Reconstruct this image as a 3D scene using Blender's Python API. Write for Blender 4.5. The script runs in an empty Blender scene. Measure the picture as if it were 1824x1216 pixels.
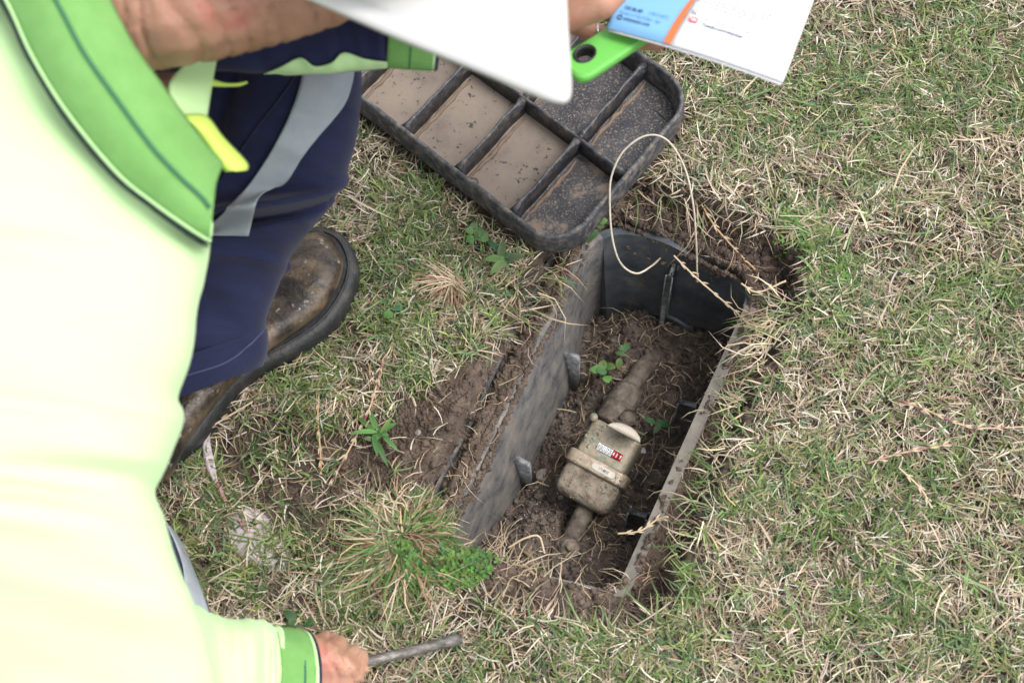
import bpy, bmesh, math, random
import numpy as np
from mathutils import Vector, Matrix
from mathutils.bvhtree import BVHTree
random.seed(7); RNG = np.random.default_rng(11)
S = bpy.context.scene; COL = S.collection

# ------------------------------------------------------------------ camera
FPX, H = 2400.0, 1.42
TH = math.atan(1050 / 2400); RHO = -math.asin(88 / 1050)
RM = Matrix.Rotation(TH, 3, 'X') @ Matrix.Rotation(RHO, 3, 'Z')
CAM = Vector((0, 0, H))
cd = bpy.data.cameras.new('camera'); cam = bpy.data.objects.new('camera', cd); COL.objects.link(cam)
cam.matrix_world = Matrix.Translation(CAM) @ RM.to_4x4()
cd.sensor_width = 36; cd.lens = FPX / 1824 * 36; cd.clip_start = 0.02; cd.clip_end = 200
cd.dof.use_dof = True; cd.dof.focus_distance = 1.60; cd.dof.aperture_fstop = 5.6
S.camera = cam
# ------------------------------------------------------------------ light
SUN_EL, SUN_AZ = math.radians(64), math.radians(-10)      # azimuth: direction the light comes from, measured from +X
w = bpy.data.worlds.new("World"); S.world = w; w.use_nodes = True
nt = w.node_tree; nt.nodes.clear()
sky = nt.nodes.new('ShaderNodeTexSky'); sky.sky_type = 'NISHITA'; sky.sun_disc = False
sky.sun_elevation = SUN_EL; sky.sun_rotation = math.pi / 2 - SUN_AZ; sky.dust_density = 3.0
hs = nt.nodes.new('ShaderNodeHueSaturation'); hs.inputs['Saturation'].default_value = 0.22
bg = nt.nodes.new('ShaderNodeBackground'); bg.inputs[1].default_value = 0.15
wo = nt.nodes.new('ShaderNodeOutputWorld')
nt.links.new(sky.outputs[0], hs.inputs['Color']); nt.links.new(hs.outputs[0], bg.inputs[0]); nt.links.new(bg.outputs[0], wo.inputs[0])
sl = bpy.data.lights.new('sun', 'SUN'); sl.energy = 1.0; sl.angle = math.radians(24); sl.color = (1, 0.965, 0.92)
so = bpy.data.objects.new('sun', sl); COL.objects.link(so)
sd = Vector((math.cos(SUN_EL) * math.cos(SUN_AZ), math.cos(SUN_EL) * math.sin(SUN_AZ), math.sin(SUN_EL)))
so.rotation_euler = sd.to_track_quat('Z', 'Y').to_euler()
S.view_settings.view_transform = 'Standard'; S.view_settings.look = 'None'; S.view_settings.exposure = 1.25
S.view_settings.gamma = 1; S.view_settings.use_curve_mapping = False

# ------------------------------------------------------------------ helpers
def ray(px, py):
    return (RM @ Vector(((px - 912) / FPX, -(py - 608) / FPX, -1))).normalized()
def P(px, py, z=0.0):
    d = ray(px, py); return CAM + d * ((H - z) / -d.z)
def lin(r, g, b):
    f = lambda c: c / 12.92 if c <= .04045 else ((c + .055) / 1.055) ** 2.4
    return (f(r / 255), f(g / 255), f(b / 255), 1)
_T = {}
def fbm(x, y, scale, octaves=4, seed=0):
    x = np.asarray(x, float); y = np.asarray(y, float); out = 0; amp = 1; tot = 0
    for o in range(octaves):
        T = _T.get((seed, o))
        if T is None: T = _T[(seed, o)] = np.random.RandomState(seed * 17 + o).rand(256, 256)
        X = x * scale + 57.3 * (o + 1); Y = y * scale + 21.7 * (o + 1)
        i = np.floor(X).astype(int); j = np.floor(Y).astype(int); fx = X - i; fy = Y - j
        fx = fx * fx * (3 - 2 * fx); fy = fy * fy * (3 - 2 * fy)
        a = T[i % 256, j % 256]; b = T[(i + 1) % 256, j % 256]; c = T[i % 256, (j + 1) % 256]; d = T[(i + 1) % 256, (j + 1) % 256]
        out = out + amp * ((a * (1 - fx) + b * fx) * (1 - fy) + (c * (1 - fx) + d * fx) * fy); tot += amp; amp *= .5; scale *= 2
    return out / tot
def sm(a, b, x): t = np.clip((x - a) / (b - a), 0, 1); return t * t * (3 - 2 * t)

def tag(o, label=None, cat=None, group=None, kind=None):
    for k, v in (('label', label), ('category', cat), ('group', group), ('kind', kind)):
        if v: o[k] = v
    return o
def empty(name, loc, label, cat, group=None):
    o = bpy.data.objects.new(name, None); COL.objects.link(o); o.location = loc; o.empty_display_size = .02
    return tag(o, label, cat, group)
def link(name, me, mat=None, parent=None, smooth=True):
    o = bpy.data.objects.new(name, me); COL.objects.link(o)
    if mat: 
        me.materials.clear(); me.materials.append(mat)
    if smooth: me.polygons.foreach_set('use_smooth', [True] * len(me.polygons))
    if parent:
        o.parent = parent; o.matrix_parent_inverse = wmat(parent).inverted()
    return o
def wmat(o):
    m = Matrix.LocRotScale(o.location, o.rotation_euler, o.scale)
    return wmat(o.parent) @ o.matrix_parent_inverse @ m if o.parent else m
def pyd(name, v, f, mat, parent=None, smooth=True):
    me = bpy.data.meshes.new(name); me.from_pydata([tuple(p) for p in v], [], f); me.update()
    return link(name, me, mat, parent, smooth)
def bmo(name, bm, mat, parent=None, smooth=True):
    bmesh.ops.recalc_face_normals(bm, faces=bm.faces)
    me = bpy.data.meshes.new(name); bm.to_mesh(me); bm.free(); return link(name, me, mat, parent, smooth)
def cr(pts, n):
    """catmull-rom resample of a list of tuples to n samples"""
    A = np.array([tuple(p) for p in pts], float); A = np.vstack([2 * A[0] - A[1], A, 2 * A[-1] - A[-2]])
    m = len(pts) - 1; out = []
    for k in range(n):
        t = k / (n - 1) * m; i = min(int(t), m - 1); t -= i
        p0, p1, p2, p3 = A[i], A[i + 1], A[i + 2], A[i + 3]
        out.append(.5 * (2 * p1 + (p2 - p0) * t + (2 * p0 - 5 * p1 + 4 * p2 - p3) * t * t + (3 * p1 - p0 - 3 * p2 + p3) * t ** 3))
    return np.array(out)
def lerp(pts, n):
    A = np.array([tuple(p) for p in pts], float); k = np.linspace(0, len(pts) - 1, n)
    return np.stack([np.interp(k, range(len(pts)), A[:, c]) for c in range(A.shape[1])], 1)
def tube(name, pts, r, mat, parent=None, n=8, taper=None, res=None):
    pts = [Vector(p) for p in (cr(pts, res) if res else pts)]
    v, f = [], []; up = Vector((.3, .2, 1)).normalized()
    for i, p in enumerate(pts):
        t = (pts[min(i + 1, len(pts) - 1)] - pts[max(i - 1, 0)]).normalized()
        a = t.cross(up); a = a.normalized() if a.length > 1e-4 else Vector((1, 0, 0)); b = t.cross(a)
        rr = r if taper is None else r * taper(i / (len(pts) - 1))
        for k in range(n):
            an = 2 * math.pi * k / n; v.append(p + (a * math.cos(an) + b * math.sin(an)) * rr)
    for i in range(len(pts) - 1):
        for k in range(n):
            f.append((i * n + k, i * n + (k + 1) % n, (i + 1) * n + (k + 1) % n, (i + 1) * n + k))
    f.append(tuple(range(n))[::-1]); f.append(tuple(range((len(pts) - 1) * n, len(pts) * n)))
    return pyd(name, v, f, mat, parent)
def bvh(o):
    me = o.data; m = wmat(o)
    return BVHTree.FromPolygons([m @ v.co for v in me.vertices], [tuple(p.vertices) for p in me.polygons])
def hit(trees, px, py):
    d = ray(px, py); best = None
    for t in trees:
        h = t.ray_cast(CAM, d)
        if h[0] is not None and (best is None or h[3] < best[1]): best = (h[0], h[3], h[1])
    return best, d
def solid(bm, th):
    bmesh.ops.recalc_face_normals(bm, faces=bm.faces); bmesh.ops.solidify(bm, geom=bm.faces[:], thickness=th)
def patch(name, ca, cb, mat, parent, z=None, trees=(), off=.002, n=40, m=10, th=.0015, bulge=0, rip=0, straight=False):
    """a strip of cloth between two edge curves, each lying at height z or draped on what is below"""
    A = (lerp if straight else cr)(ca, n); B = (lerp if straight else cr)(cb, n); bm = bmesh.new(); V = []
    for i in range(n):
        for j in range(m):
            s = j / (m - 1); q = A[i] * (1 - s) + B[i] * s
            px, py = q[0], q[1]; d = ray(px, py); t = None
            if len(q) > 2:
                zz = q[2] + bulge * 4 * s * (1 - s) + rip * math.sin(i * .9 + 3 * s) * math.sin(math.pi * s)
                t = (H - zz) / -d.z
            h, _ = hit(trees, px, py)
            if h and (t is None or h[1] - off < t): t = h[1] - off
            if t is None: t = (H - (z or 0)) / -d.z
            V.append((d, t))
    T = np.array([q[1] for q in V]).reshape(n, m)
    if trees and len(A[0]) == 2 and n > 30 and m > 6:
        T0 = T.copy(); T0 = np.minimum(T0, np.median(T0) + .5)
        for _ in range(12):
            E_ = np.pad(T, 1, mode='edge'); T = np.minimum(T0, (E_[:-2, 1:-1] + E_[2:, 1:-1] + E_[1:-1, :-2] + E_[1:-1, 2:]) / 4)
    V = [bm.verts.new(CAM + d * t) for (d, _), t in zip(V, T.ravel())]
    for i in range(n - 1):
        for j in range(m - 1):
            bm.faces.new((V[i * m + j], V[i * m + j + 1], V[(i + 1) * m + j + 1], V[(i + 1) * m + j]))
    solid(bm, th)
    return bmo(name, bm, mat, parent)
def loft(name, st, mat, parent, n=60, m=40, fold=0, fs=9, seed=1, caps=True, bow=0, power=1.0, wr=None):
    """st rows: (ax, ay, bx, by, z, h[, zb]) - the two edge points of a section, the height of its middle, its half depth"""
    st = [tuple(s) if len(s) == 7 else tuple(s) + (s[4],) for s in st]
    Q = cr(st, n); v = []; f = []
    cs = [(P(q[0], q[1], q[4]) + P(q[2], q[3], q[6])) / 2 for q in Q]
    for i, q in enumerate(Q):
        a, b = P(q[0], q[1], q[4]), P(q[2], q[3], q[6]); c = (a + b) / 2; hv = (b - a) / 2
        up = (CAM - c).normalized(); ax = (cs[min(i + 1, n - 1)] - cs[max(i - 1, 0)]).normalized()
        for k in range(m):
            an = 2 * math.pi * k / m; ca, sa = math.cos(an), math.sin(an)
            ca = math.copysign(abs(ca) ** power, ca); sa = math.copysign(abs(sa) ** power, sa)
            p = c + hv * ca + up * (q[5] * sa) + ax * (bow * max(sa, 0))
            if fold:
                fx = i / n * fs; fy = k / m * fs * .6
                g = float(fbm(fx * 2.2 + fy * 1.3 if k <= m / 2 else fx * 2.2 + (fs * .6 - fy) * 1.3, (fs * .6 - fy if k > m / 2 else fy) * .8, 1.0, 3, seed)) - .5
                g = g if not wr else g + wr(i / (n - 1), k / m)
                p = p + up * (fold * g * 2 * abs(sa)) + hv.normalized() * fold * .35 * g * ca
            v.append(p)
    for i in range(n - 1):
        for k in range(m):
            f.append((i * m + k, i * m + (k + 1) % m, (i + 1) * m + (k + 1) % m, (i + 1) * m + k))
    if caps: f.append(tuple(range(m))[::-1]); f.append(tuple(range((n - 1) * m, n * m)))
    return pyd(name, v, f, mat, parent)

def mat(name, cols, scale=20, detail=6, rough=.8, bump=0, bscale=None, stops=None, vec=(1, 1, 1), metal=0, spec=.5, sss=0, sheen=0, trans=0, dist=.002, two=None, coat=0):
    m = bpy.data.materials.new(name); m.use_nodes = True; T = m.node_tree; N = T.nodes; L = T.links
    p = N['Principled BSDF']; p.inputs['Roughness'].default_value = rough; p.inputs['Metallic'].default_value = metal
    p.inputs['Specular IOR Level'].default_value = spec; p.inputs['Sheen Weight'].default_value = sheen
    p.inputs['Coat Weight'].default_value = coat
    if sss: p.inputs['Subsurface Weight'].default_value = sss; p.inputs['Subsurface Radius'].default_value = (.01, .004, .002)
    tc = N.new('ShaderNodeTexCoord'); mp = N.new('ShaderNodeMapping'); mp.inputs['Scale'].default_value = vec
    L.new(tc.outputs['Object'], mp.inputs[0])
    if len(cols) == 1:
        p.inputs['Base Color'].default_value = cols[0]; last = None
    else:
        nz = N.new('ShaderNodeTexNoise'); nz.inputs['Scale'].default_value = scale; nz.inputs['Detail'].default_value = detail; nz.inputs['Roughness'].default_value = .65
        L.new(mp.outputs[0], nz.inputs['Vector'])
        r = N.new('ShaderNodeValToRGB'); e = r.color_ramp.elements
        stops = stops or [.3 + .4 * i / (len(cols) - 1) for i in range(len(cols))]
        e[0].position, e[0].color = stops[0], cols[0]; e[1].position, e[1].color = stops[-1], cols[-1]
        for s_, c_ in zip(stops[1:-1], cols[1:-1]): k = e.new(s_); k.color = c_
        L.new(nz.outputs['Fac'], r.inputs[0]); last = r.outputs[0]
        if two:      # second layer: (colour, scale, lo, hi, detail)
            n2 = N.new('ShaderNodeTexNoise'); n2.inputs['Scale'].default_value = two[1]; n2.inputs['Detail'].default_value = two[4]; n2.inputs['Roughness'].default_value = .7
            L.new(mp.outputs[0], n2.inputs['Vector'])
            mr = N.new('ShaderNodeMapRange'); mr.inputs[1].default_value = two[2]; mr.inputs[2].default_value = two[3]; L.new(n2.outputs['Fac'], mr.inputs[0])
            mx = N.new('ShaderNodeMix'); mx.data_type = 'RGBA'; L.new(mr.outputs[0], mx.inputs[0]); L.new(last, mx.inputs[6]); mx.inputs[7].default_value = two[0]
            last = mx.outputs[2]
        L.new(last, p.inputs['Base Color'])
    if bump:
        nb = N.new('ShaderNodeTexNoise'); nb.inputs['Scale'].default_value = bscale or scale * 3; nb.inputs['Detail'].default_value = 8
        L.new(mp.outputs[0], nb.inputs['Vector']); b = N.new('ShaderNodeBump'); b.inputs['Strength'].default_value = bump; b.inputs['Distance'].default_value = dist
        L.new(nb.outputs['Fac'], b.inputs['Height']); L.new(b.outputs[0], p.inputs['Normal'])
    m['p'] = 1
    return m
def weave(m, scale=900, strength=.5, dark=None):
    """fine cloth weave as relief over a cloth material; dark also paints shade into its gaps"""
    T = m.node_tree; N = T.nodes; L = T.links; p = N['Principled BSDF']
    tc = N.new('ShaderNodeTexCoord'); mp = N.new('ShaderNodeMapping'); mp.inputs['Rotation'].default_value = (.2, .3, .9); L.new(tc.outputs['Object'], mp.inputs[0])
    hs_ = []
    for d in ('X', 'Y'):
        wv = N.new('ShaderNodeTexWave'); wv.bands_direction = d; wv.inputs['Scale'].default_value = scale / 6.28; wv.inputs['Distortion'].default_value = .5
        L.new(mp.outputs[0], wv.inputs['Vector']); hs_.append(wv.outputs['Fac'])
    mu = N.new('ShaderNodeMath'); mu.operation = 'MULTIPLY'; L.new(hs_[0], mu.inputs[0]); L.new(hs_[1], mu.inputs[1])
    b = N.new('ShaderNodeBump'); b.inputs['Strength'].default_value = strength; b.inputs['Distance'].default_value = .0006
    L.new(mu.outputs[0], b.inputs['Height'])
    old = p.inputs['Normal'].links[0].from_socket if p.inputs['Normal'].links else None
    if old: L.new(old, b.inputs['Normal'])
    L.new(b.outputs[0], p.inputs['Normal'])
    if dark:  # shade of the weave's low spots multiplied into the base colour
        src = p.inputs['Base Color'].links[0].from_socket; mx = N.new('ShaderNodeMix'); mx.data_type = 'RGBA'; mx.blend_type = 'MULTIPLY'; mx.inputs[0].default_value = 1
        mr = N.new('ShaderNodeMapRange'); mr.inputs[1].default_value = .1; mr.inputs[2].default_value = .6; mr.inputs[3].default_value = dark; mr.inputs[4].default_value = 1.12; L.new(mu.outputs[0], mr.inputs[0])
        cb = N.new('ShaderNodeCombineColor'); [L.new(mr.outputs[0], cb.inputs[i]) for i in range(3)]
        L.new(src, mx.inputs[6]); L.new(cb.outputs[0], mx.inputs[7]); L.new(mx.outputs[2], p.inputs['Base Color'])
    return m

# ------------------------------------------------------------------ materials
SOIL = mat('soil', [(.034, .024, .018, 1), (.095, .067, .050, 1), (.16, .118, .09, 1)], 45, 10, .95, .9, 260, dist=.004, two=((.17, .13, .10, 1), 160, .62, .75, 4))
DSOIL = mat('dark_red_soil', [(.020, .013, .010, 1), (.055, .036, .028, 1), (.10, .07, .054, 1)], 60, 10, .95, .9, 260, dist=.004)
SOILW = mat('damp_soil', [(.034, .026, .022, 1), (.095, .072, .058, 1), (.175, .135, .11, 1)], 60, 10, .85, .9, 320, dist=.004, two=((.2, .165, .13, 1), 300, .68, .76, 3))
PLAST = mat('dusty_black_plastic', [(.022, .026, .032, 1), (.05, .053, .058, 1), (.14, .115, .092, 1)], 9, 10, .62, .35, 300, stops=[.3, .46, .66], vec=(1, 1, 3.5), dist=.001)
WALLM = mat('soil_smeared_box_plastic', [(.045, .050, .058, 1), (.135, .130, .126, 1), (.22, .195, .17, 1)], 34, 14, .75, .6, 240, stops=[.34, .5, .66], vec=(1, 1, 1), dist=.001, two=((.20, .155, .12, 1), 260, .56, .7, 3))
FARM = mat('black_box_plastic', [(.026, .036, .045, 1), (.065, .075, .085, 1), (.19, .175, .16, 1)], 14, 12, .38, .3, 260, stops=[.4, .56, .74], dist=.001, two=((.13, .105, .082, 1), 45, .56, .74, 10))
RIMM = mat('worn_rim_plastic', [(.014, .017, .022, 1), (.045, .047, .052, 1), (.15, .135, .12, 1)], 75, 12, .6, .8, 350, dist=.0015, stops=[.32, .5, .68], two=((.16, .12, .09, 1), 120, .54, .66, 8))
TABM = mat('scuffed_grey_tab', [(.06, .065, .07, 1), (.15, .155, .16, 1), (.32, .32, .32, 1)], 90, 8, .5, .5, 300)
TOPM = mat('dull_grey_wall_top', [(.09, .085, .075, 1), (.15, .135, .115, 1), (.19, .17, .145, 1)], 30, 12, .75, .4, 300, stops=[.34, .5, .66])
LIDF = mat('mud_coated_lid_panel', [(.115, .092, .075, 1), (.185, .150, .121, 1), (.225, .182, .145, 1)], 13, 12, .85, .25, 420, dist=.0008, two=((.03, .033, .04, 1), 120, .59, .63, 12))
LIDP = mat('bare_black_lid_panel', [(.014, .016, .022, 1), (.035, .036, .042, 1), (.17, .125, .092, 1)], 18, 14, .6, .3, 420, stops=[.42, .54, .60], dist=.0008, two=((.20, .15, .11, 1), 420, .54, .62, 6))
LIDR = mat('lid_rib_plastic', [(.010, .012, .018, 1), (.03, .033, .04, 1), (.11, .09, .075, 1)], 70, 12, .5, .6, 300, stops=[.35, .52, .68], dist=.001, two=((.15, .12, .095, 1), 200, .53, .66, 10))
MUDC = mat('dried_mud', [(.13, .088, .062, 1), (.21, .155, .115, 1)], 90, 8, .95, .8, 400)
BRASS = mat('muddy_brass', [(.14, .11, .08, 1), (.28, .24, .175, 1), (.42, .37, .29, 1)], 42, 10, .5, .8, 190, metal=.1, dist=.0015, two=((.13, .20, .165, 1), 75, .56, .64, 5))
BRASM = mat('mud_caked_brass', [(.10, .076, .058, 1), (.215, .175, .135, 1), (.32, .275, .215, 1)], 60, 10, .85, 1, 160, dist=.003, two=((.12, .21, .17, 1), 60, .58, .64, 5))
BAND = mat('worn_brass_band', [(.2, .155, .11, 1), (.33, .27, .2, 1), (.5, .42, .34, 1)], 45, 8, .42, .5, 200, metal=.25)
PIPE = mat('soil_caked_pipe', [(.035, .027, .022, 1), (.105, .084, .067, 1), (.19, .16, .13, 1)], 70, 10, .9, 1, 220, dist=.003)
CAPM = mat('pale_scuffed_cap', [(.34, .295, .24, 1), (.46, .41, .345, 1)], 80, 8, .6, .3, 300)
DARKC = mat('shaded_brass', [(.03, .026, .018, 1), (.06, .052, .038, 1)], 90, 8, .7, .5, 300)  # brass darkened to paint in the shade of the gap under the flip cap
BLK = mat('black_print', [(.01, .01, .012, 1)], rough=.5)
WHT = mat('white_print', [(.75, .76, .78, 1)], rough=.4)
RED = mat('red_print', [(.45, .015, .02, 1)], rough=.35)
SHIRT = mat('hi_vis_yellow_cloth', [(.45, .685, .315, 1), (.475, .70, .34, 1)], 6, 3, .9, .15, 60, sheen=.2)
YEL = mat('neon_yellow_trim', [(.50, .70, .12, 1)], rough=.85)
GRN = weave(mat('green_knit_collar', [(.145, .34, .085, 1), (.19, .41, .115, 1)], 30, 4, .9), 1500, .8, .78)
GRND = mat('green_stitch', [(.03, .12, .06, 1)], rough=.9)
NAVY = weave(mat('navy_cotton', [(.013, .016, .047, 1), (.020, .024, .063, 1)], 12, 6, .92, .25, 260, dist=.001, sheen=.1, spec=.2), 2200, .3)
NAVYD = mat('dark_navy_piping', [(.012, .015, .035, 1)], rough=.9)
REFL = mat('grey_reflective_tape', [(.27, .31, .34, 1), (.34, .37, .40, 1)], 25, 6, .6, .2, 500)
SKIN = mat('weathered_skin', [(.29, .145, .092, 1), (.36, .195, .128, 1), (.42, .25, .17, 1)], 28, 8, .5, .5, 380, sss=.12, dist=.0008, two=((.40, .12, .09, 1), 14, .52, .72, 3))
HAT = mat('white_hat_shell', [(.52, .515, .50, 1)], rough=.45)
LEATH = mat('worn_brown_leather', [(.012, .010, .009, 1), (.045, .032, .022, 1), (.13, .092, .058, 1)], 26, 12, .42, .9, 210, stops=[.4, .5, .62], dist=.0015, two=((.30, .25, .21, 1), 60, .60, .66, 7))
RUB = mat('black_rubber_sole', [(.008, .009, .010, 1), (.022, .022, .023, 1), (.07, .058, .045, 1)], 40, 8, .55, .6, 200, stops=[.35, .55, .75])
PLIME = mat('lime_plastic', [(.12, .42, .07, 1)], rough=.38)
STEEL = mat('dull_steel', [(.065, .056, .05, 1), (.12, .108, .098, 1), (.25, .235, .22, 1)], 70, 10, .5, .15, 240, metal=.4, vec=(1, 3, 3))
SILV = mat('silver', [(.55, .55, .57, 1)], rough=.25, metal=1)
WIREM = mat('pale_coated_wire', [(.33, .29, .22, 1), (.52, .46, .37, 1)], 60, 5, .5, .3, 400)
STONE = mat('grey_stone', [(.14, .12, .11, 1), (.3, .26, .23, 1)], 120, 6, .8, .4)
PALE = mat('pale_mauve_stone', [(.30, .24, .25, 1), (.5, .46, .47, 1)], 60, 6, .6, .3)
PINK = mat('pink_plastic_scrap', [(.36, .13, .15, 1), (.42, .24, .26, 1)], 60, 6, .5, .2)
PAPB = mat('blue_printed_paper', [(.15, .33, .54, 1)], rough=.35)
PAPO = mat('orange_printed_paper', [(.55, .12, .03, 1)], rough=.35)
PAPW = mat('white_paper', [(.54, .54, .55, 1)], rough=.4)
INKB = mat('blue_ink', [(.015, .05, .14, 1)], rough=.4)
INKM = mat('mid_blue_ink', [(.05, .16, .34, 1)], rough=.4)
INKG = mat('grey_ink', [(.32, .32, .34, 1)], rough=.4)
INKN = mat('navy_ink', [(.03, .035, .10, 1)], rough=.4)
REDL = mat('logo_red', [(.5, .05, .06, 1)], rough=.4)
def leafmat(name, var):
    m = bpy.data.materials.new(name); m.use_nodes = True; T = m.node_tree; N = T.nodes; L = T.links; p = N['Principled BSDF']
    a = N.new('ShaderNodeAttribute'); a.attribute_name = 'tint'; L.new(a.outputs['Color'], p.inputs['Base Color'])
    p.inputs['Roughness'].default_value = .55; p.inputs['Specular IOR Level'].default_value = .3
    tr = N.new('ShaderNodeBsdfTranslucent'); L.new(a.outputs['Color'], tr.inputs[0]); mx = N.new('ShaderNodeMixShader'); mx.inputs[0].default_value = var
    L.new(p.outputs[0], mx.inputs[1]); L.new(tr.outputs[0], mx.inputs[2]); L.new(mx.outputs[0], N['Material Output'].inputs[0]); return m
BLADE = leafmat('grass_blade', .16)
# ------------------------------------------------------------------ the ground and the pit
def W2(px, py, z=0.0): p = P(px, py, z); return np.array([p.x, p.y])
qA, qB, qC, qD = [np.array(q) for q in ((-.0930, .3986), (.1230, .7926), (.292, .680), (.0885, .3275))]   # inner corners: near left, far left, far right, near right
def edist(x, y, a, b, off):
    d = (b - a) / np.linalg.norm(b - a); n = np.array([-d[1], d[0]]); return (x - a[0]) * n[0] + (y - a[1]) * n[1] - off
def dists(x, y):
    l = edist(x, y, qA, qB, 0); f_ = edist(x, y, qB, qC, 0); r = edist(x, y, qC, qD, 0); n_ = edist(x, y, qD, qA, 0); return l, f_, r, n_
OL, OF, OR_, ON = .036, .046, .046, .036
def rbox(l, f_, r, n_, rad):
    """rounded distance from four edge distances"""
    def corner(a, b): return np.where((a > -rad) & (b > -rad), np.hypot(a + rad, b + rad) - rad, np.maximum(a, b))
    return np.maximum.reduce([corner(l, f_), corner(f_, r), corner(r, n_), corner(n_, l)])
def din(x, y): return rbox(*dists(x, y), .035)
def dout(x, y): l, f_, r, n_ = dists(x, y); return rbox(l - OL, f_ - OF, r - OR_, n_ - ON, .05)
BARE = [W2(*p) for p in ((640, 760), (760, 700), (840, 650), (900, 600), (930, 620), (760, 900), (690, 880), (600, 850))]
BARE2 = [W2(*p) for p in ((380, 800), (470, 740), (620, 760), (640, 860), (560, 960), (430, 930))]
BARE3 = [W2(*p) for p in ((1120, 350), (1200, 335), (1300, 385), (1410, 460), (1390, 510), (1300, 470), (1100, 400))]
LIDZ = [W2(*p, .02) for p in ((600, 60), (720, 40), (1130, 70), (1215, 180), (1190, 280), (1090, 420), (960, 448), (900, 410), (600, 190))]
def inpoly(x, y, poly):
    c = np.zeros(np.shape(x), bool)
    for i in range(len(poly)):
        (x1, y1), (x2, y2) = poly[i - 1], poly[i]
        with np.errstate(divide='ignore', invalid='ignore'):
            c ^= ((y1 > y) != (y2 > y)) & (x < (x2 - x1) * (y - y1) / (y2 - y1) + x1)
    return c
def hz(x, y):
    l, f_, r, n_ = dists(x, y); di = din(x, y); do = dout(x, y)
    n1 = fbm(x, y, 14, 4, 1) - .5; n2 = fbm(x, y, 90, 3, 2) - .5; n3 = fbm(x, y, 260, 2, 3) - .5
    top = .012 * n1 + .004 * n2 + .0022 * n3
    side = sm(-.02, .06, r) ; nearw = sm(-.01, .03, n_); farw = sm(-.01, .03, f_)
    ledge = -.022 - .02 * sm(.02, .036, l) - .030 * side + .006 * farw + .02 * n1 + .014 * n2 + .006 * n3 + .022 * nearw
    ledge = np.where(l > -.01, np.minimum(ledge, -.027 + .15 * np.maximum(l, 0) + .006 * n2), ledge)
    floor = -.236 + .036 * sm(-.012, -.075, l) + .058 * sm(-.14, -.01, n_) + .02 * sm(-.10, 0, r) * sm(-.2, 0, n_) + .035 * n1 + .022 * n2 + .008 * n3
    k = sm(-.006, .010, do + .014 * n2)
    z = ledge * (1 - k) + top * k
    z = z + .012 * sm(.06, 0, np.abs(do - .02)) * k * (.5 + n1)
    return np.where(di < .0050, floor, z)
def axis(lo, hi, step, far):
    core = list(np.arange(lo, hi + 1e-6, step)); a = []; s = step; v = hi
    while v < far: s *= 1.22; v += s; a.append(v)
    b = []; s = step; v = lo
    while v > -far: s *= 1.22; v -= s; b.append(v)
    return np.array(b[::-1] + core + a)
gx = axis(-.50, .50, .0024, 40); gy = axis(.24, .98, .0024, 40)
GX, GY = np.meshgrid(gx, gy); GZ = hz(GX, GY); far = sm(1.5, 4, np.hypot(GX, GY - .6)); GZ = GZ * (1 - far)
nx, ny = len(gx), len(gy)
me = bpy.data.meshes.new('ground'); me.vertices.add(nx * ny)
me.vertices.foreach_set('co', np.stack([GX, GY, GZ], -1).ravel())
idx = np.arange(nx * ny).reshape(ny, nx); F = np.stack([idx[:-1, :-1], idx[:-1, 1:], idx[1:, 1:], idx[1:, :-1]], -1).reshape(-1, 4)
me.loops.add(F.size); me.loops.foreach_set('vertex_index', F.ravel()); me.polygons.add(len(F))
me.polygons.foreach_set('loop_start', np.arange(0, F.size, 4)); me.polygons.foreach_set('loop_total', np.full(len(F), 4)); me.update(calc_edges=True)
g = link('ground', me, SOIL); tag(g, kind='structure', label='brown soil of the lawn with the dug pit')
me.materials.append(SOILW); cx = GX[:-1, :-1].ravel(); cy = GY[:-1, :-1].ravel(); me.polygons.foreach_set('material_index', (din(cx, cy) < .004).astype(int)); me.update()

# ------------------------------------------------------------------ the plastic meter box
box = empty('meter_box', (float((qA + qC)[0] / 2), float((qA + qC)[1] / 2), -.24), 'buried black plastic box with dirt on its walls, open pit in the lawn', 'meter box')
def ring_path(offs, rad, n=9):
    """rounded corner loop at given offsets (l,f,r,n) outward from the inner quad"""
    def L(a, b, o): d = (b - a) / np.linalg.norm(b - a); nn = np.array([-d[1], d[0]]); return a + nn * o, d
    es = [L(qA, qB, offs[0]), L(qB, qC, offs[1]), L(qC, qD, offs[2]), L(qD, qA, offs[3])]
    pts = []
    for i in range(4):
        (p, d), (q, e) = es[i], es[(i + 1) % 4]
        t = np.linalg.solve(np.array([d, -e]).T, q - p)[0]; c = p + d * t
        half = math.acos(max(-1, min(1, float(np.dot(-d, e))))) / 2; tl = rad[i] / math.tan(half)
        s, t2 = c - d * tl, c + e * tl
        for k in range(n):
            u = k / (n - 1); pts.append((1 - u) ** 2 * s + 2 * u * (1 - u) * (c * .93 + (s + t2) / 2 * .07) + u * u * t2)
    out = []
    for i in range(len(pts)):     # subdivide long sides
        a, b = pts[i], pts[(i + 1) % len(pts)]; m = max(1, int(np.linalg.norm(b - a) / .012))
        for k in range(m): out.append(a + (b - a) * k / m)
    return np.array(out)
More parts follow.
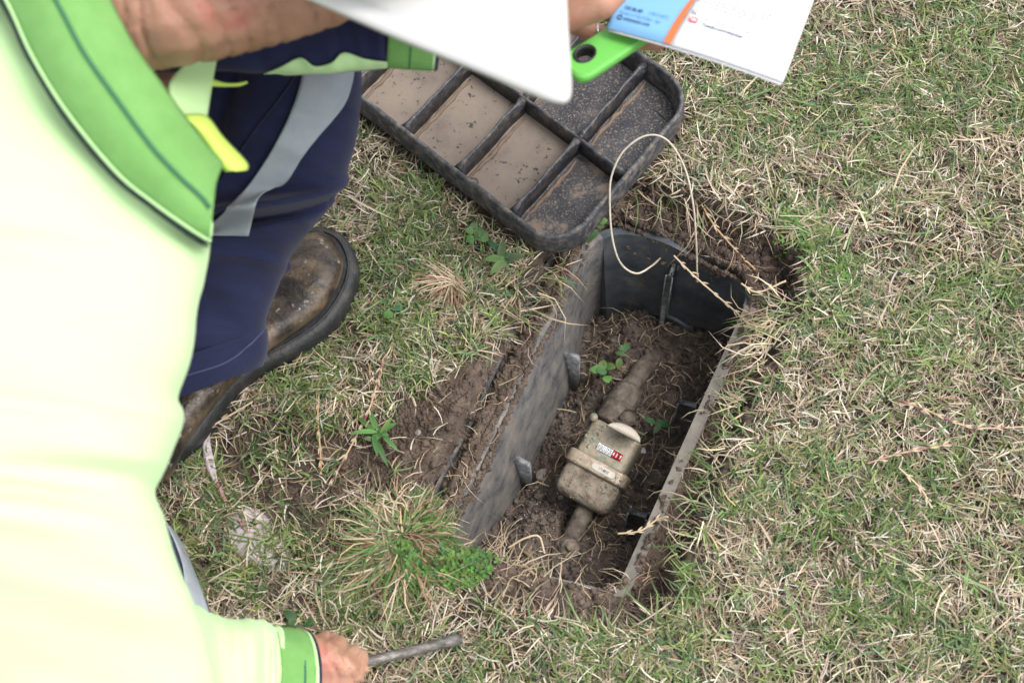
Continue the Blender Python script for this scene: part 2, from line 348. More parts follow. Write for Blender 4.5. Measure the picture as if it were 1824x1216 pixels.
def wall_part(name, sel, ztop, zbot, t_out, M, wob=.0, lean=lambda p: 0):
    inner = ring_path((0, 0, 0, 0), (.062, .03, .02, .03))
    # resample the outer ring as offset of the inner one so that they pair up
    v = []; f = []; idxs = [i for i in range(len(inner)) if sel(inner[i])]
    # rotate so that the run is contiguous
    run = idxs
    for s in range(len(idxs)):
        if (idxs[s] - 1) % len(inner) not in idxs: run = idxs[s:] + idxs[:s]; break
    run = run + [(run[-1] + 1) % len(inner)]
    nrow = 14
    for c, i in enumerate(run):
        p = inner[i]; a, b = inner[i - 1], inner[(i + 1) % len(inner)]; d = (b - a) / np.linalg.norm(b - a); nn = np.array([-d[1], d[0]])
        zt = ztop(p) if callable(ztop) else ztop
        for k in range(nrow):
            z = zt + (zbot - zt) * (k / (nrow - 1)); q = p - nn * (.004 * math.sin(k / (nrow - 1) * 3.1) + lean(p) * min(1, (k / (nrow - 1)) * 1.25) + wob * (float(fbm(p[0], p[1] + z, 9, 2, 5)) - .3))
            v.append((q[0], q[1], z))
        q = p + nn * t_out; v.append((q[0], q[1], zbot)); v.append((q[0], q[1], zt))
    R = nrow + 2
    for c in range(len(run) - 1):
        for k in range(R): f.append((c * R + k, c * R + (k + 1) % R, (c + 1) * R + (k + 1) % R, (c + 1) * R + k))
    f.append(tuple(range(R))); f.append(tuple(range((len(run) - 1) * R, len(run) * R))[::-1])
    bm = bmesh.new(); V = [bm.verts.new(p) for p in v]
    for q in f: bm.faces.new([V[i] for i in q])
    o = bmo(name, bm, M, box); es = o.modifiers.new('e', 'EDGE_SPLIT'); es.split_angle = math.radians(50); return o
def side_of(p): l, f_, r, n_ = [float(e) for e in dists(p[0], p[1])]; return int(np.argmax([l, f_ + .022, r, n_]))
topf = lambda p: -.027 + .008 * (float(fbm(p[0], p[1], 40, 3, 9)) - .5)
lw = wall_part('side_wall', lambda p: side_of(p) == 0, topf, -.29, .008, WALLM, .008, lambda p: .019 * math.exp(-((p[1] - .59) / .13) ** 4)); lw['label'] = 'tall left wall smeared with pale dried soil'
fw = wall_part('end_wall', lambda p: side_of(p) == 1, lambda p: -.034 + .012 * math.exp(-((p[0] - .2) / .03) ** 2), -.29, .008, FARM, .006, lambda p: .020 * float(sm(.30, .12, p[0]))); fw['label'] = 'far black end wall with a rib'
rw = wall_part('side_wall', lambda p: side_of(p) == 2, -.028, -.27, .014, TOPM, .0); rw['label'] = 'right wall with its grey top edge in view'
nw = wall_part('end_wall', lambda p: side_of(p) == 3, -.045, -.27, .008, WALLM, .01); nw['label'] = 'near end wall mostly buried under straw'
# outer lip
for k in (0, 1):
    o1 = ring_path((OL - .004, OF - .004, OR_ - .004, ON - .004), (.05,) * 4); v = []; f = []
    run = [i for i in range(len(o1)) if side_of(o1[i] if k != 1 else o1[i]) == k]
    for s in range(len(run)):
        if (run[s] - 1) % len(o1) not in run: run = run[s:] + run[:s]; break
    for i in run:
        p = o1[i]; a, b = o1[i - 1], o1[(i + 1) % len(o1)]; d = (b - a) / np.linalg.norm(b - a); nn = np.array([-d[1], d[0]])
        zt = -.024 + .03 * (float(fbm(p[0], p[1], 22, 2, 4)) - .5)
        for z, o_ in ((-.06, 0), (zt, 0), (zt, .004), (-.06, .004)): q = p + nn * o_; v.append((q[0], q[1], z))
    for c in range(len(run) - 1):
        for j in range(4): f.append((c * 4 + j, c * 4 + (j + 1) % 4, c * 4 + 4 + (j + 1) % 4, c * 4 + 4 + j))
    pyd('outer_lip', v, f, RIMM, box, False)
def near_on(a, b, p):
    d = (b - a) / np.linalg.norm(b - a); t = float(np.dot(p - a, d)); return a + d * t, d
def fin(name, foot, dirv, nrm, wid, th, z0, z1, M, lean=0):
    bm = bmesh.new(); c = bmesh.ops.create_cube(bm, size=1)['verts']
    d3 = Vector((*dirv, 0)); n3 = Vector((*nrm, 0))
    for q in c:
        x, y, z = q.co
        q.co = Vector((*foot, 0)) + n3 * ((x + .5) * wid) + d3 * (y * th) + Vector((0, 0, z0 + (z + .5) * (z1 - z0))) - Vector((0, 0, .006 * (x + .5)))
    bmesh.ops.bevel(bm, geom=[e for e in bm.edges], offset=.0016, segments=2, affect='EDGES')
    return bmo(name, bm, M, box)
for px, py, z, a, b in ((1001, 622, -.13, qA, qB), (906, 810, -.135, qA, qB), (1222, 716, -.118, qC, qD), (1135, 912, -.118, qC, qD)):
    p, d = near_on(a, b, W2(px, py, z)); nn = np.array([d[1], -d[0]]); fin('tab', p + nn * (.011 if a is qA else .008), d, nn, .022, .0085, -.26, z, TABM)
p, d = near_on(qB, qC, W2(1204, 470, -.06)); nn = np.array([d[1], -d[0]]); fin('rib', p + nn * .006, d, nn, .014, .007, -.2, -.06, TABM)
ac, _ = near_on(qB, qC, W2(1180, 600, -.2))
tube('arch_lip', [(ac[0] + d[0] * .045 * math.cos(t) + nn[0] * .012, ac[1] + d[1] * .045 * math.cos(t) + nn[1] * .012, -.235 + .045 * math.sin(t)) for t in np.linspace(.05, 3.09, 16)], .0045, FARM, box)

# ------------------------------------------------------------------ the upturned lid
LZ = .056; LB = .020
e1 = P(637, 187, LZ); e2 = P(906, 381, LZ); lu = (e1 - e2); lu.z = 0; lu.normalize(); lu = Vector((-.690, .724, 0)).normalized(); lv = Vector((.680, .733, 0)).normalized()     # lu: along the lid to upper left; lv: across to upper right
def UV(p, o=None): m2_ = np.array([[lu.x, lv.x], [lu.y, lv.y]]); return np.linalg.solve(m2_, np.array([p.x - (o.x if o else 0), p.y - (o.y if o else 0)]))
a_, b_ = UV(P(1121, 311, LZ)), UV(e2); org = lu * float(a_[0]) + lv * float(b_[1]); org.z = LZ          # near right-hand corner of the sharp rectangle
LW = float(UV(P(1151, 96, LZ), org)[1]); LL = .485
lid = empty('box_lid', org + lu * LL / 2 + lv * LW / 2 - Vector((0, 0, LZ - LB)), 'black rectangular plastic lid lying upside down on the grass, ribbed cells lined with mud', 'lid')
def rrect(off, z, rad, n=10):
    out = []
    for (cx_, cy_, a0) in ((rad, rad, math.pi), (LL - rad, rad, 1.5 * math.pi), (LL - rad, LW - rad, 0), (rad, LW - rad, .5 * math.pi)):
        for k in range(n):
            a = a0 + (math.pi / 2) * k / (n - 1); q = org + lu * (cx_ + (rad + off) * math.cos(a)) + lv * (cy_ + (rad + off) * math.sin(a)); out.append(Vector((q.x, q.y, z)))
    return out
prof = [(-.010, LB + .006), (-.0060, LZ - .003), (-.0052, LZ), (-.0015, LZ), (0, LZ - .003), (.0020, LB + .006), (.0005, LB), (-.010, LB)]
v = []; f = []; m_ = 40
for off, z in prof: v += rrect(off, z, .05)
for i in range(len(prof)):
    for k in range(m_): f.append((i * m_ + k, i * m_ + (k + 1) % m_, ((i + 1) % len(prof)) * m_ + (k + 1) % m_, ((i + 1) % len(prof)) * m_ + k))
bm = bmesh.new(); V = [bm.verts.new(p) for p in v]
for q in f: bm.faces.new([V[i] for i in q])
bmesh.ops.subdivide_edges(bm, edges=[e for e in bm.edges if e.calc_length() > .03], cuts=16, use_grid_fill=True)
for q in bm.verts: q.co += Vector((float(fbm(q.co.x, q.co.y, 30, 2, 8)) - .5, float(fbm(q.co.y, q.co.x, 30, 2, 9)) - .5, float(fbm(q.co.x, q.co.y, 80, 2, 10)) - .5)) * .0022
bmo('rim', bm, RIMM, lid)
xs = [.0, .098, .194, .290, .386, LL]      # cross rib places along the lid
xs = [0] + [float(UV(P(px, py, LZ - .004), org)[0]) for px, py in ((1030, 243), (931, 172), (832, 106))]
xs.append(xs[-1] + (xs[-1] - xs[-2])); xs.append(LL)
mid = float(UV(P(1030, 243, LZ - .004), org)[1])
def bar(name, a, b, th, z0, z1, M, sag=0):
    d = (b - a); L_ = d.length; d.normalize(); n_ = Vector((-d.y, d.x, 0)); N = 14; v = []; f = []
    for i in range(N):
        c = a + d * L_ * i / (N - 1); j = .0012 * (float(fbm(c.x, c.y, 60, 2, 12)) - .5) * 2
        fl = .003 * (abs(i / (N - 1) - .5) * 2) ** 6
        for o_, z in ((-th * .8, z0), (-th * .5 - fl, z1 - .002), (-th * .3, z1), (th * .3, z1), (th * .5 + fl, z1 - .002), (th * .8, z0)):
            v.append(c + n_ * (o_ + j) + Vector((0, 0, z + j)))
    for i in range(N - 1):
        for k in range(6): f.append((i * 6 + k, i * 6 + (k + 1) % 6, i * 6 + 6 + (k + 1) % 6, i * 6 + 6 + k))
    f += [tuple(range(6)), tuple(range(6 * N - 6, 6 * N))]
    bm = bmesh.new(); V = [bm.verts.new(p) for p in v]
    for q in f: bm.faces.new([V[i] for i in q])
    return bmo(name, bm, M, lid)
fl = Vector((0, 0, 0)); B0 = Vector((org.x, org.y, 0))
bar('long_rib', B0 + lu * .008 + lv * mid, B0 + lu * (LL - .008) + lv * mid, .0040, .017, LZ - .006, LIDR)
for x_ in xs[1:-1]:
    for a, b in ((.008, mid - .002), (mid + .002, LW - .008)): bar('cross_rib', B0 + lu * x_ + lv * a, B0 + lu * x_ + lv * b, .0040, .017, LZ - .005, LIDR)
ci = 0
for i in range(len(xs) - 1):
    for j, (a, b) in enumerate(((.002, mid), (mid, LW - .002))):
        x0, x1 = xs[i], xs[i + 1]; N = 26; bm = bmesh.new(); G = []
        for p_ in range(N):
            for q_ in range(N):
                s, t = p_ / (N - 1), q_ / (N - 1); c = B0 + lu * (x0 + (x1 - x0) * s) + lv * (a + (b - a) * t)
                # stay inside the rounded outline
                X = x0 + (x1 - x0) * s; Y = a + (b - a) * t; R_ = .05
                cxx = min(max(X, R_), LL - R_); cyy = min(max(Y, R_), LW - R_); dd = math.hypot(X - cxx, Y - cyy)
                if dd > R_ - .004: X = cxx + (X - cxx) * (R_ - .004) / dd; Y = cyy + (Y - cyy) * (R_ - .004) / dd; c = B0 + lu * X + lv * Y
                edge = min(s, 1 - s, t, 1 - t); z = .0200 + .003 * max(0, 1 - edge * 9) + .0015 * (float(fbm(c.x, c.y, 40, 3, 20)) - .5)
                G.append(bm.verts.new((c.x, c.y, z)))
        for p_ in range(N - 1):
            for q_ in range(N - 1): bm.faces.new((G[p_ * N + q_], G[p_ * N + N + q_], G[p_ * N + N + q_ + 1], G[p_ * N + q_ + 1]))
        dark = (i == 0) or (i == 1 and j == 1)
        o = bmo('cell_panel', bm, LIDP if dark else LIDF, lid); o['label'] = 'mottled black cell panel' if dark else 'cell panel coated in tan mud'
# moulded ring mark
mk = P(843, 325, .0220); tube('moulded_ring', [mk + Vector((math.cos(t) * .006, math.sin(t) * .006, 0)) for t in np.linspace(0, 6.283, 20)], .0005, LIDR, lid, n=5)
# dried mud fillets along the feet of the ribs
for x_ in xs[1:-1]:
    for a, b in ((.012, mid - .01), (mid + .01, LW - .012)):
        pts = [B0 + lu * (x_ - .0075 + .0018 * random.uniform(-1, 1)) + lv * (a + (b - a) * k / 13) + Vector((0, 0, .0212)) for k in range(14)]
        tube('mud_fillet', pts, .003, MUDC, lid, n=6, taper=lambda t: .5 + .7 * math.sin(math.pi * min(1, t * 1.02)) * (.7 + .3 * math.sin(t * 31)))

# ------------------------------------------------------------------ wire
w_end, _ = near_on(qB, qC, W2(1180, 455, -.06)); w_end2, _ = near_on(qB, qC, W2(1242, 500, -.085))
hp = B0 + lu * -.003 + lv * 0.0
wp = [Vector((w_end[0], w_end[1], -.062)), P(1160, 474, -.035), P(1133, 487, -.02), P(1105, 468, 0), P(1090, 420, .03), P(1086, 350, .058), P(1091, 308, .068), P(1112, 268, .082), P(1150, 242, .092), P(1187, 249, .085), P(1218, 295, .07), P(1234, 360, .045), P(1240, 430, .0), P(1242, 498, -.055)]
wr = empty('wire_loop', wp[0], 'thin pale wire loop arching from the far box wall over the lid corner', 'wire')
tube('wire', wp, .00125, WIREM, wr, n=8, res=90)
tube('wire_end', [P(1242, 488, -.05), P(1242, 502, -.058)], .0019, WIREM, wr, n=8)

# ------------------------------------------------------------------ water meter
ico = bmesh.new(); bmesh.ops.create_icosphere(ico, subdivisions=1, radius=1); IV = np.array([v.co[:] for v in ico.verts]); IF = np.array([[v.index for v in f.verts] for f in ico.faces]); ico.free()
def crumbs(name, pts, rads, M, label):
    n = len(pts); V = IV[None] * rads[:, None, None] * RNG.uniform(.6, 1.2, (n, 1, 3)) * RNG.uniform(.5, 1.25, (n, len(IV), 1)) + pts[:, None, :]
    Fm = (IF[None] + (np.arange(n) * len(IV))[:, None, None]).reshape(-1, 3)
    me = bpy.data.meshes.new(name); me.from_pydata(V.reshape(-1, 3), [], Fm.tolist()); me.update(); o = link(name, me, M); return tag(o, label, 'soil crumbs', kind='stuff')
def crumbs_fn(pts):
    n = len(pts); o = crumbs('mud_crust', pts, RNG.lognormal(math.log(.0010), .45, n).clip(.0004, .0028), BRASM, 'x'); o.parent = meter; o.matrix_parent_inverse = wmat(meter).inverted()
    del o['category']; del o['label']; return o
mc = P(1066, 826, -.125); mb = (P(1120, 860, -.125) - P(1014, 803, -.125)).normalized(); ma = Vector((-mb.y, mb.x, 0)); mz = Vector((0, 0, 1))
meter = empty('water_meter', mc - Vector((0, 0, .06)), 'muddy brass water meter with a black and red number dial in the pit', 'water meter')
TL = math.radians(14)     # its face leans towards the near end
fa = ma * math.cos(TL) + mz * math.sin(TL); fz = mz * math.cos(TL) - ma * math.sin(TL)
def MP(a, b, z): return mc + fa * a + mb * b + fz * z
def slab(name, secs, M, parent, n=44, pw=.45, noise=.0, sub=1):
    """sections along the meter's axis: (a, half width, z top, z bottom)"""
    v = []; f = []
    for a, hw, zt, zb in secs:
        for k in range(n):
            an = 2 * math.pi * k / n; c, s_ = .95 * math.cos(an), math.sin(an)
            c = math.copysign(abs(c) ** pw, c); s_ = math.copysign(abs(s_) ** pw, s_)
            p = MP(a, hw * c, (zt + zb) / 2 + (zt - zb) / 2 * s_)
            if noise: q = noise * (float(fbm(p.x * 1.0 + p.z, p.y, 70, 3, 30)) - .5) * 2; p = p + fz * q * max(s_, 0)
            v.append(p)
    for i in range(len(secs) - 1):
        for k in range(n): f.append((i * n + k, i * n + (k + 1) % n, (i + 1) * n + (k + 1) % n, (i + 1) * n + k))
    f.append(tuple(range(n))[::-1]); f.append(tuple(range((len(secs) - 1) * n, len(secs) * n)))
    return pyd(name, v, f, M, parent)
def ends(a0, a1, hw, zt, zb, r=.008, k=6, bulge=0):
    o = []
    for i in range(k + 1): t = math.pi / 2 * (1 - i / k); d = r * (1 - math.cos(math.pi / 2 - t)); o.append((a0 + r * (1 - math.cos(math.pi / 2 * i / k)) , hw - r * (1 - math.sin(math.pi / 2 * i / k)), zt - r * (1 - math.sin(math.pi / 2 * i / k)), zb))
    for i in range(1, 8): o.append((a0 + r + (a1 - a0 - 2 * r) * i / 8, hw + bulge * math.sin(math.pi * i / 8), zt, zb))
    for i in range(k + 1): s_ = math.pi / 2 * i / k; o.append((a1 - r + r * math.sin(s_), hw - r * (1 - math.cos(s_)), zt - r * (1 - math.cos(s_)), zb))
    return o
slab('lower_body', ends(-.052, -.004, .0370, .000, -.06, .012, bulge=.001), BRASM, meter, noise=.0014, pw=.34)
slab('upper_body', ends(.0, .048, .0330, .004, -.06, .006, bulge=0), BRASS, meter, noise=.0008, pw=.26)
slab('band', ends(-.013, .004, .0410, .0065, -.055, .003), BAND, meter, pw=.36, noise=.0004)
# register window
def disc_poly(name, cx_, cy_, hl, hw, z, M, parent, n=10, dz=0):
    v = []; 
    for s, x0 in ((1, hl - hw), (-1, -(hl - hw))):
        for k in range(n): a = -math.pi / 2 + math.pi * k / (n - 1); v.append(MP(cy_ + s * hw * math.sin(a), cx_ + x0 + s * hw * math.cos(a), z))
    m = len(v); v2 = [p - fz * .0015 for p in v]
    return pyd(name, v + v2, [tuple(range(m))] + [(i, i + m, (i + 1) % m + m, (i + 1) % m) for i in range(m)], M, parent, False)
RA = .0185; RB = .0055
disc_poly('register_frame', RB, RA, .0182, .0064, .0046, BAND, meter); 
reg = disc_poly('register_window', RB, RA, .0168, .0050, .0052, BLK, meter)
def text_mesh(name, body, size, M, parent, origin, ex, ey, en, align='CENTER', bold=0, squeeze=1.0):
    cu = bpy.data.curves.new(name, 'FONT'); cu.body = body; cu.size = size; cu.align_x = align; cu.align_y = 'CENTER'; cu.offset = bold; cu.resolution_u = 2
    t = bpy.data.objects.new(name, cu); COL.objects.link(t); dg = bpy.context.evaluated_depsgraph_get()
    m = bpy.data.meshes.new_from_object(t.evaluated_get(dg)); bpy.data.objects.remove(t)
    for q in m.vertices: q.co = origin + ex * (q.co.x * squeeze) + ey * q.co.y + en * q.co.z
    return link(name, m, M, parent, False)
digits = '00175439'
for i, ch in enumerate(digits):
    bx_ = RB - .0168 + .0027 + i * .0040 + (.0010 if i == 7 else 0); M = WHT if i < 5 else RED
    v = []; 
    for k in range(7):
        u = k / 6 - .5; z = .0078 - .006 * (2 * u) ** 2 * .5
        for s in (-1, 1): v.append(MP(RA + u * .0094, bx_ + s * .00175, z))
    wh = pyd('number_wheel', v, [(2 * k, 2 * k + 1, 2 * k + 3, 2 * k + 2) for k in range(6)], M, reg)
    wh['label'] = 'white number wheel' if i < 5 else 'red number wheel'
    text_mesh('digit', ch, .0066, BLK if i < 5 else WHT, reg, MP(RA, bx_, .0084), mb, fa, fz, squeeze=.62, bold=.0001)
text_mesh('serial_number', '1714810', .0056, BLK, meter, MP(-.0045, .010, .0085), mb, fa, fz, squeeze=.7)
pl = disc_poly('serial_plate', .010, -.0045, .0155, .004, .0078, mat('pale_serial_plate', [(.42, .39, .34, 1), (.6, .57, .52, 1)], 90), meter)
# flip cap standing half open at the far end: a domed half disc over a dark sheet painting the shaded hollow
hinge = MP(.043, .014, .034); cup = (ma * .86 + mz * .05 ).normalized(); N = 22
v = []; RR = ((0, .0022), (.35, .0034), (.7, .0024), (1, 0), (1, -.003), (0, -.003))
cn = mb.cross(cup).normalized(); cn = cn if cn.z > 0 else -cn
for k in range(N):
    a = math.pi * k / (N - 1)
    for rr, oo in RR: v.append(hinge + mb * (-.0215 * math.cos(a)) + cup * (.0120 * math.sin(a) * rr) + cn * (oo * (.4 + .6 * math.sin(a))))
n6 = len(RR)
cap = pyd('flip_cap', v, [(n6 * k + j, n6 * k + (j + 1) % n6, n6 * k + n6 + (j + 1) % n6, n6 * k + n6 + j) for k in range(N - 1) for j in range(n6)], CAPM, meter)
v = []
for k in range(N):
    a = math.pi * k / (N - 1); x_ = -.0205 * math.cos(a)
    for dp, oo in ((0, .001), (.018 * math.sin(a), .001), (.018 * math.sin(a), .004), (0, .004)): v.append(hinge + mb * x_ - fz * (dp * 1.5 + .002) + ma * (oo + .009))
pyd('cap_gap_shade', v, [(4 * k + j, 4 * k + (j + 1) % 4, 4 * k + 4 + (j + 1) % 4, 4 * k + 4 + j) for k in range(N - 1) for j in range(4)], DARKC, cap)
fin_pts = [MP(.045, -.034, .002), MP(.045, -.034, .012), MP(.030, -.033, .009)]
tube('cap_lug', [MP(.046, -.031, 0), MP(.047, -.031, .008)], .005, BRASS, meter, n=10)
# crusts of mud lying on the meter body
tM = [bvh(o_) for o_ in list(COL.objects) if o_.name in ('lower_body', 'upper_body', 'band')]
pts_ = []; 
for _ in range(900):
    px_, py_ = random.gauss(1058, 34), random.gauss(858, 26) if random.random() < .7 else random.gauss(770, 14)
    h_, _d = hit(tM, px_, py_)
    if h_ and abs(h_[2].z) > .35 and not (1062 < px_ < 1122 and 782 < py_ < 838) and float(fbm(np.array([px_]), np.array([py_]), .06, 2, 77)[0]) > .46: pts_.append(h_[0])
crust = crumbs_fn(np.array([tuple(p) for p in pts_]))
# near-end fitting
def pxz(px, py, z): return P(px, py, z)
pp = empty('supply_pipe', P(1115, 715, -.19), 'soil caked pipe with a thick coupling beyond the meter', 'pipe')
tube('pipe', [P(1085, 750, -.18), P(1108, 712, -.184), P(1134, 672, -.194), P(1156, 645, -.206), P(1172, 622, -.230)], .0132, PIPE, pp, n=18, res=24, taper=lambda t: 1 + .08 * math.sin(t * 23))
tube('coupling', [P(1083, 755, -.172), P(1090, 744, -.172), P(1110, 712, -.175), P(1118, 700, -.180)], .0205, PIPE, pp, n=8, res=10)
tube('bolt_boss', [P(1120, 742, -.165), P(1117, 748, -.148)], .010, PIPE, pp, n=10)
vt = empty('stop_valve', P(1020, 960, -.19), 'muddy outlet pipe ending in a round bolt at the near end of the pit', 'valve')
tube('outlet_pipe', [P(1047, 898, -.168), P(1038, 916, -.168), P(1018, 958, -.170), P(1010, 975, -.172)], .0115, PIPE, vt, n=14, res=12)
tube('valve_body', [P(1005, 990, -.185), P(1012, 978, -.158)], .0165, PIPE, vt, n=12)
tube('bolt_head', [P(1012, 982, -.160), P(1016, 974, -.146)], .0110, BRASM, vt, n=18)
tube('bolt_stud', [P(1016, 974, -.141), P(1017, 971, -.135)], .0060, BRASM, vt, n=14)
# ------------------------------------------------------------------ grass
def blades(name, p0, phi, el, Ln, wd, droop, col, tipcol, twist, M=BLADE, floor=True, curl=None):
    n = len(Ln); rows = 4; s = np.linspace(0, 1, rows)
    V = np.zeros((n, rows * 2 - 1, 3)); C = np.zeros((n, rows * 2 - 1, 4)); C[..., 3] = 1
    curl = np.zeros(n) if curl is None else curl
    for r in range(rows):
        t = s[r]; ph = phi + curl * t
        hx = np.cos(ph) * np.cos(el) * Ln * t; hy = np.sin(ph) * np.cos(el) * Ln * t; zz = np.sin(el) * Ln * t - droop * Ln * t * t
        c = p0 + np.stack([hx, hy, zz], 1)
        if floor: c[:, 2] = np.maximum(c[:, 2], p0[:, 2] + .0008 + .0005 * (r % 2))
        wr_ = wd * (1, 1, .72, 0)[r] / 2
        wx = -np.sin(ph) * np.cos(twist); wy = np.cos(ph) * np.cos(twist); wz = np.sin(twist)
        o = np.stack([wx, wy, wz], 1) * wr_[:, None]; cc = col * (1 - t) + tipcol * t
        if r < rows - 1:
            V[:, 2 * r] = c - o; V[:, 2 * r + 1] = c + o; C[:, 2 * r, :3] = cc; C[:, 2 * r + 1, :3] = cc
        else: V[:, 2 * r] = c; C[:, 2 * r, :3] = cc
    k = rows * 2 - 1; base = (np.arange(n) * k)[:, None]
    q = np.array([0, 1, 3, 2, 2, 3, 5, 4, 4, 5, 6]); LI = (base + q).ravel()
    ls = (np.arange(n) * 11)[:, None] + np.array([0, 4, 8]); lt = np.tile([4, 4, 3], n)
    me = bpy.data.meshes.new(name); me.vertices.add(n * k); me.vertices.foreach_set('co', V.ravel())
    me.loops.add(len(LI)); me.loops.foreach_set('vertex_index', LI); me.polygons.add(3 * n)
    me.polygons.foreach_set('loop_start', ls.ravel()); me.polygons.foreach_set('loop_total', lt); me.update(calc_edges=True)
    at = me.color_attributes.new('tint', 'FLOAT_COLOR', 'POINT'); at.data.foreach_set('color', C.ravel())
    return link(name, me, M, None, False)
FR = [W2(*p) for p in ((-40, -40), (1864, -40), (1864, 1256), (-40, 1256))]
PERS = [W2(*p) for p in ((-40, -40), (420, -40), (420, 400), (330, 500), (290, 800), (260, 900), (330, 1100), (500, 1256), (-40, 1256))]
LIDI = [np.array((org + lu * a + lv * b).to_2d()) for a, b in ((.02, -.004), (-.004, .02), (-.004, LW - .02), (.02, LW + .004), (LL, LW + .004), (LL, -.004))]
BOOTF = [W2(*p, .01) for p in ((300, 800), (330, 690), (480, 480), (560, 410), (620, 440), (630, 500), (590, 560), (460, 660), (350, 780))]
def dens(x, y):
    """0..1 grass cover"""
    d = np.ones_like(x); do = dout(x, y) + .012 * (fbm(x, y, 55, 3, 40) - .5)
    d *= sm(-.004, .012, do)
    l, f_, r, n_ = dists(x, y)
    d = d * np.where((r > .0) | (n_ > .005), sm(.008, .026, do), 1)
    d = np.where(inpoly(x, y, BARE), d * .10, d); d = np.where(inpoly(x, y, BARE2), d * .30, d); d = np.where(inpoly(x, y, BARE3), d * .12, d)
    lw_ = inpoly(x, y, [W2(*p) for p in ((250, 900), (250, 700), (620, 720), (900, 640), (760, 900), (620, 1010), (400, 1060))])
    d = np.where(lw_, d * .5, d)
    d = np.where(inpoly(x, y, LIDI) | inpoly(x, y, BOOTF), 0, d)
    d *= .55 + .75 * sm(.35, .6, fbm(x, y, 20, 3, 41))
    return np.where(inpoly(x, y, FR), np.where(inpoly(x, y, PERS), d * .15, d), d * .28)
def scatter(n):
    x = RNG.uniform(-.95, 1.0, n); y = RNG.uniform(-.12, 1.45, n); k = RNG.random(n) < dens(x, y); return x[k], y[k]
def pick(cols, n, jit=.12):
    c = np.array(cols)[RNG.integers(0, len(cols), n)]; return c * (1 + jit * RNG.standard_normal((n, 1))).clip(.5, 1.6) * (1 + .05 * RNG.standard_normal((n, 3)))
def lawn(name, n, cols, L, Wd, el, z, droop, tipk=1.0, cs=.32, jit=.18, sel=None, label=''):
    x, y = scatter(n)
    if sel is not None: k = sel(x, y); x, y = x[k], y[k]
    m = len(x); p0 = np.stack([x, y, hz(x, y) + RNG.uniform(*z, m)], 1)
    c = pick(cols, m, jit)
    o = blades(name, p0, 14 * fbm(x, y, 17, 2, 91) + RNG.normal(0, 1.15, m), RNG.uniform(*el, m), RNG.uniform(*L, m), RNG.uniform(*Wd, m), RNG.uniform(*droop, m), c, c * tipk, RNG.uniform(-.9, .9, m), curl=RNG.normal(0, cs, m))
    tag(o, label, 'grass', kind='stuff'); return o
G1 = lambda x, y: RNG.random(len(x)) < (.16 + .75 * sm(.38, .62, fbm(x, y, 13, 4, 44)))
lawn('dead_thatch', 150000, [(.07, .05, .034), (.11, .083, .057), (.025, .019, .014), (.15, .115, .082)], (.02, .05), (.001, .0022), (-.05, .3), (0, .006), (0, .3), label='brown dead thatch under the lawn')
lawn('dry_grass', 290000, [(.39, .325, .235), (.27, .215, .145), (.53, .455, .345), (.17, .13, .09), (.43, .36, .265), (.33, .245, .145), (.60, .54, .44)], (.009, .036), (.0007, .0018), (0, .5), (.002, .014), (0, .45), label='straw coloured dry couch grass all over the lawn')
# green shoots: short tufts of leaves
x, y = scatter(76000); k = G1(x, y); x, y = x[k], y[k]
m = 5; n = len(x); X = np.repeat(x, m) + RNG.normal(0, .003, n * m); Y = np.repeat(y, m) + RNG.normal(0, .003, n * m)
p0 = np.stack([X, Y, hz(X, Y) + np.repeat(RNG.uniform(.003, .014, n), m)], 1)
c = np.repeat(pick([(.088, .130, .036), (.120, .170, .046), (.050, .082, .028), (.15, .215, .075), (.085, .15, .065), (.20, .24, .09)], n, .18), m, 0) * (1 + .1 * RNG.standard_normal((n * m, 1)))
o = blades('green_grass', p0, np.repeat(RNG.uniform(0, 6.28, n), m) + np.tile(np.arange(m) * 2.4, n) + RNG.normal(0, .35, n * m), RNG.uniform(.1, .95, n * m), RNG.uniform(.009, .029, n * m), RNG.uniform(.0011, .0022, n * m), RNG.uniform(.05, .5, n * m), c, c * 1.15, RNG.uniform(-.7, .7, n * m), curl=RNG.normal(0, .3, n * m))
tag(o, 'short green couch grass shoots among the straw', 'grass', kind='stuff')
print('green', len(X))
# sparse long grass blades
lawn('tall_grass', 5200, [(.10, .17, .05), (.13, .20, .07), (.5, .42, .30), (.09, .15, .06)], (.05, .085), (.0014, .0026), (.15, .6), (.004, .012), (.15, .5), label='scattered longer blades lying over the lawn')
# litter inside the pit and on the ledge
def litter(n, inside, name, label):
    x = RNG.uniform(-.15, .36, n); y = RNG.uniform(.28, .88, n); di = din(x, y); do = dout(x, y)
    k = (di < -.006) if inside else ((di > .006) & (do < .0)); dn = fbm(x, y, 18, 3, 50)
    k &= RNG.random(n) < sm(.38, .6, dn) + .12
    x, y = x[k], y[k]; m = len(x); c = pick([(.40, .31, .2), (.32, .24, .15), (.22, .16, .10), (.5, .42, .3)], m, .2)
    p0 = np.stack([x, y, hz(x, y) + RNG.uniform(.001, .005, m)], 1)
    tag(blades(name, p0, RNG.uniform(0, 6.28, m), RNG.uniform(-.1, .4, m), RNG.uniform(.010, .045, m), RNG.uniform(.0005, .0013, m), RNG.uniform(0, .3, m), c, c, RNG.uniform(-.5, .5, m), curl=RNG.normal(0, 1.1, m)), label, 'grass', kind='stuff')
litter(3600, True, 'straw_litter', 'loose straw bits lying on the pit floor')
litter(3800, False, 'straw_litter', 'loose straw bits on the soil ledge round the box')
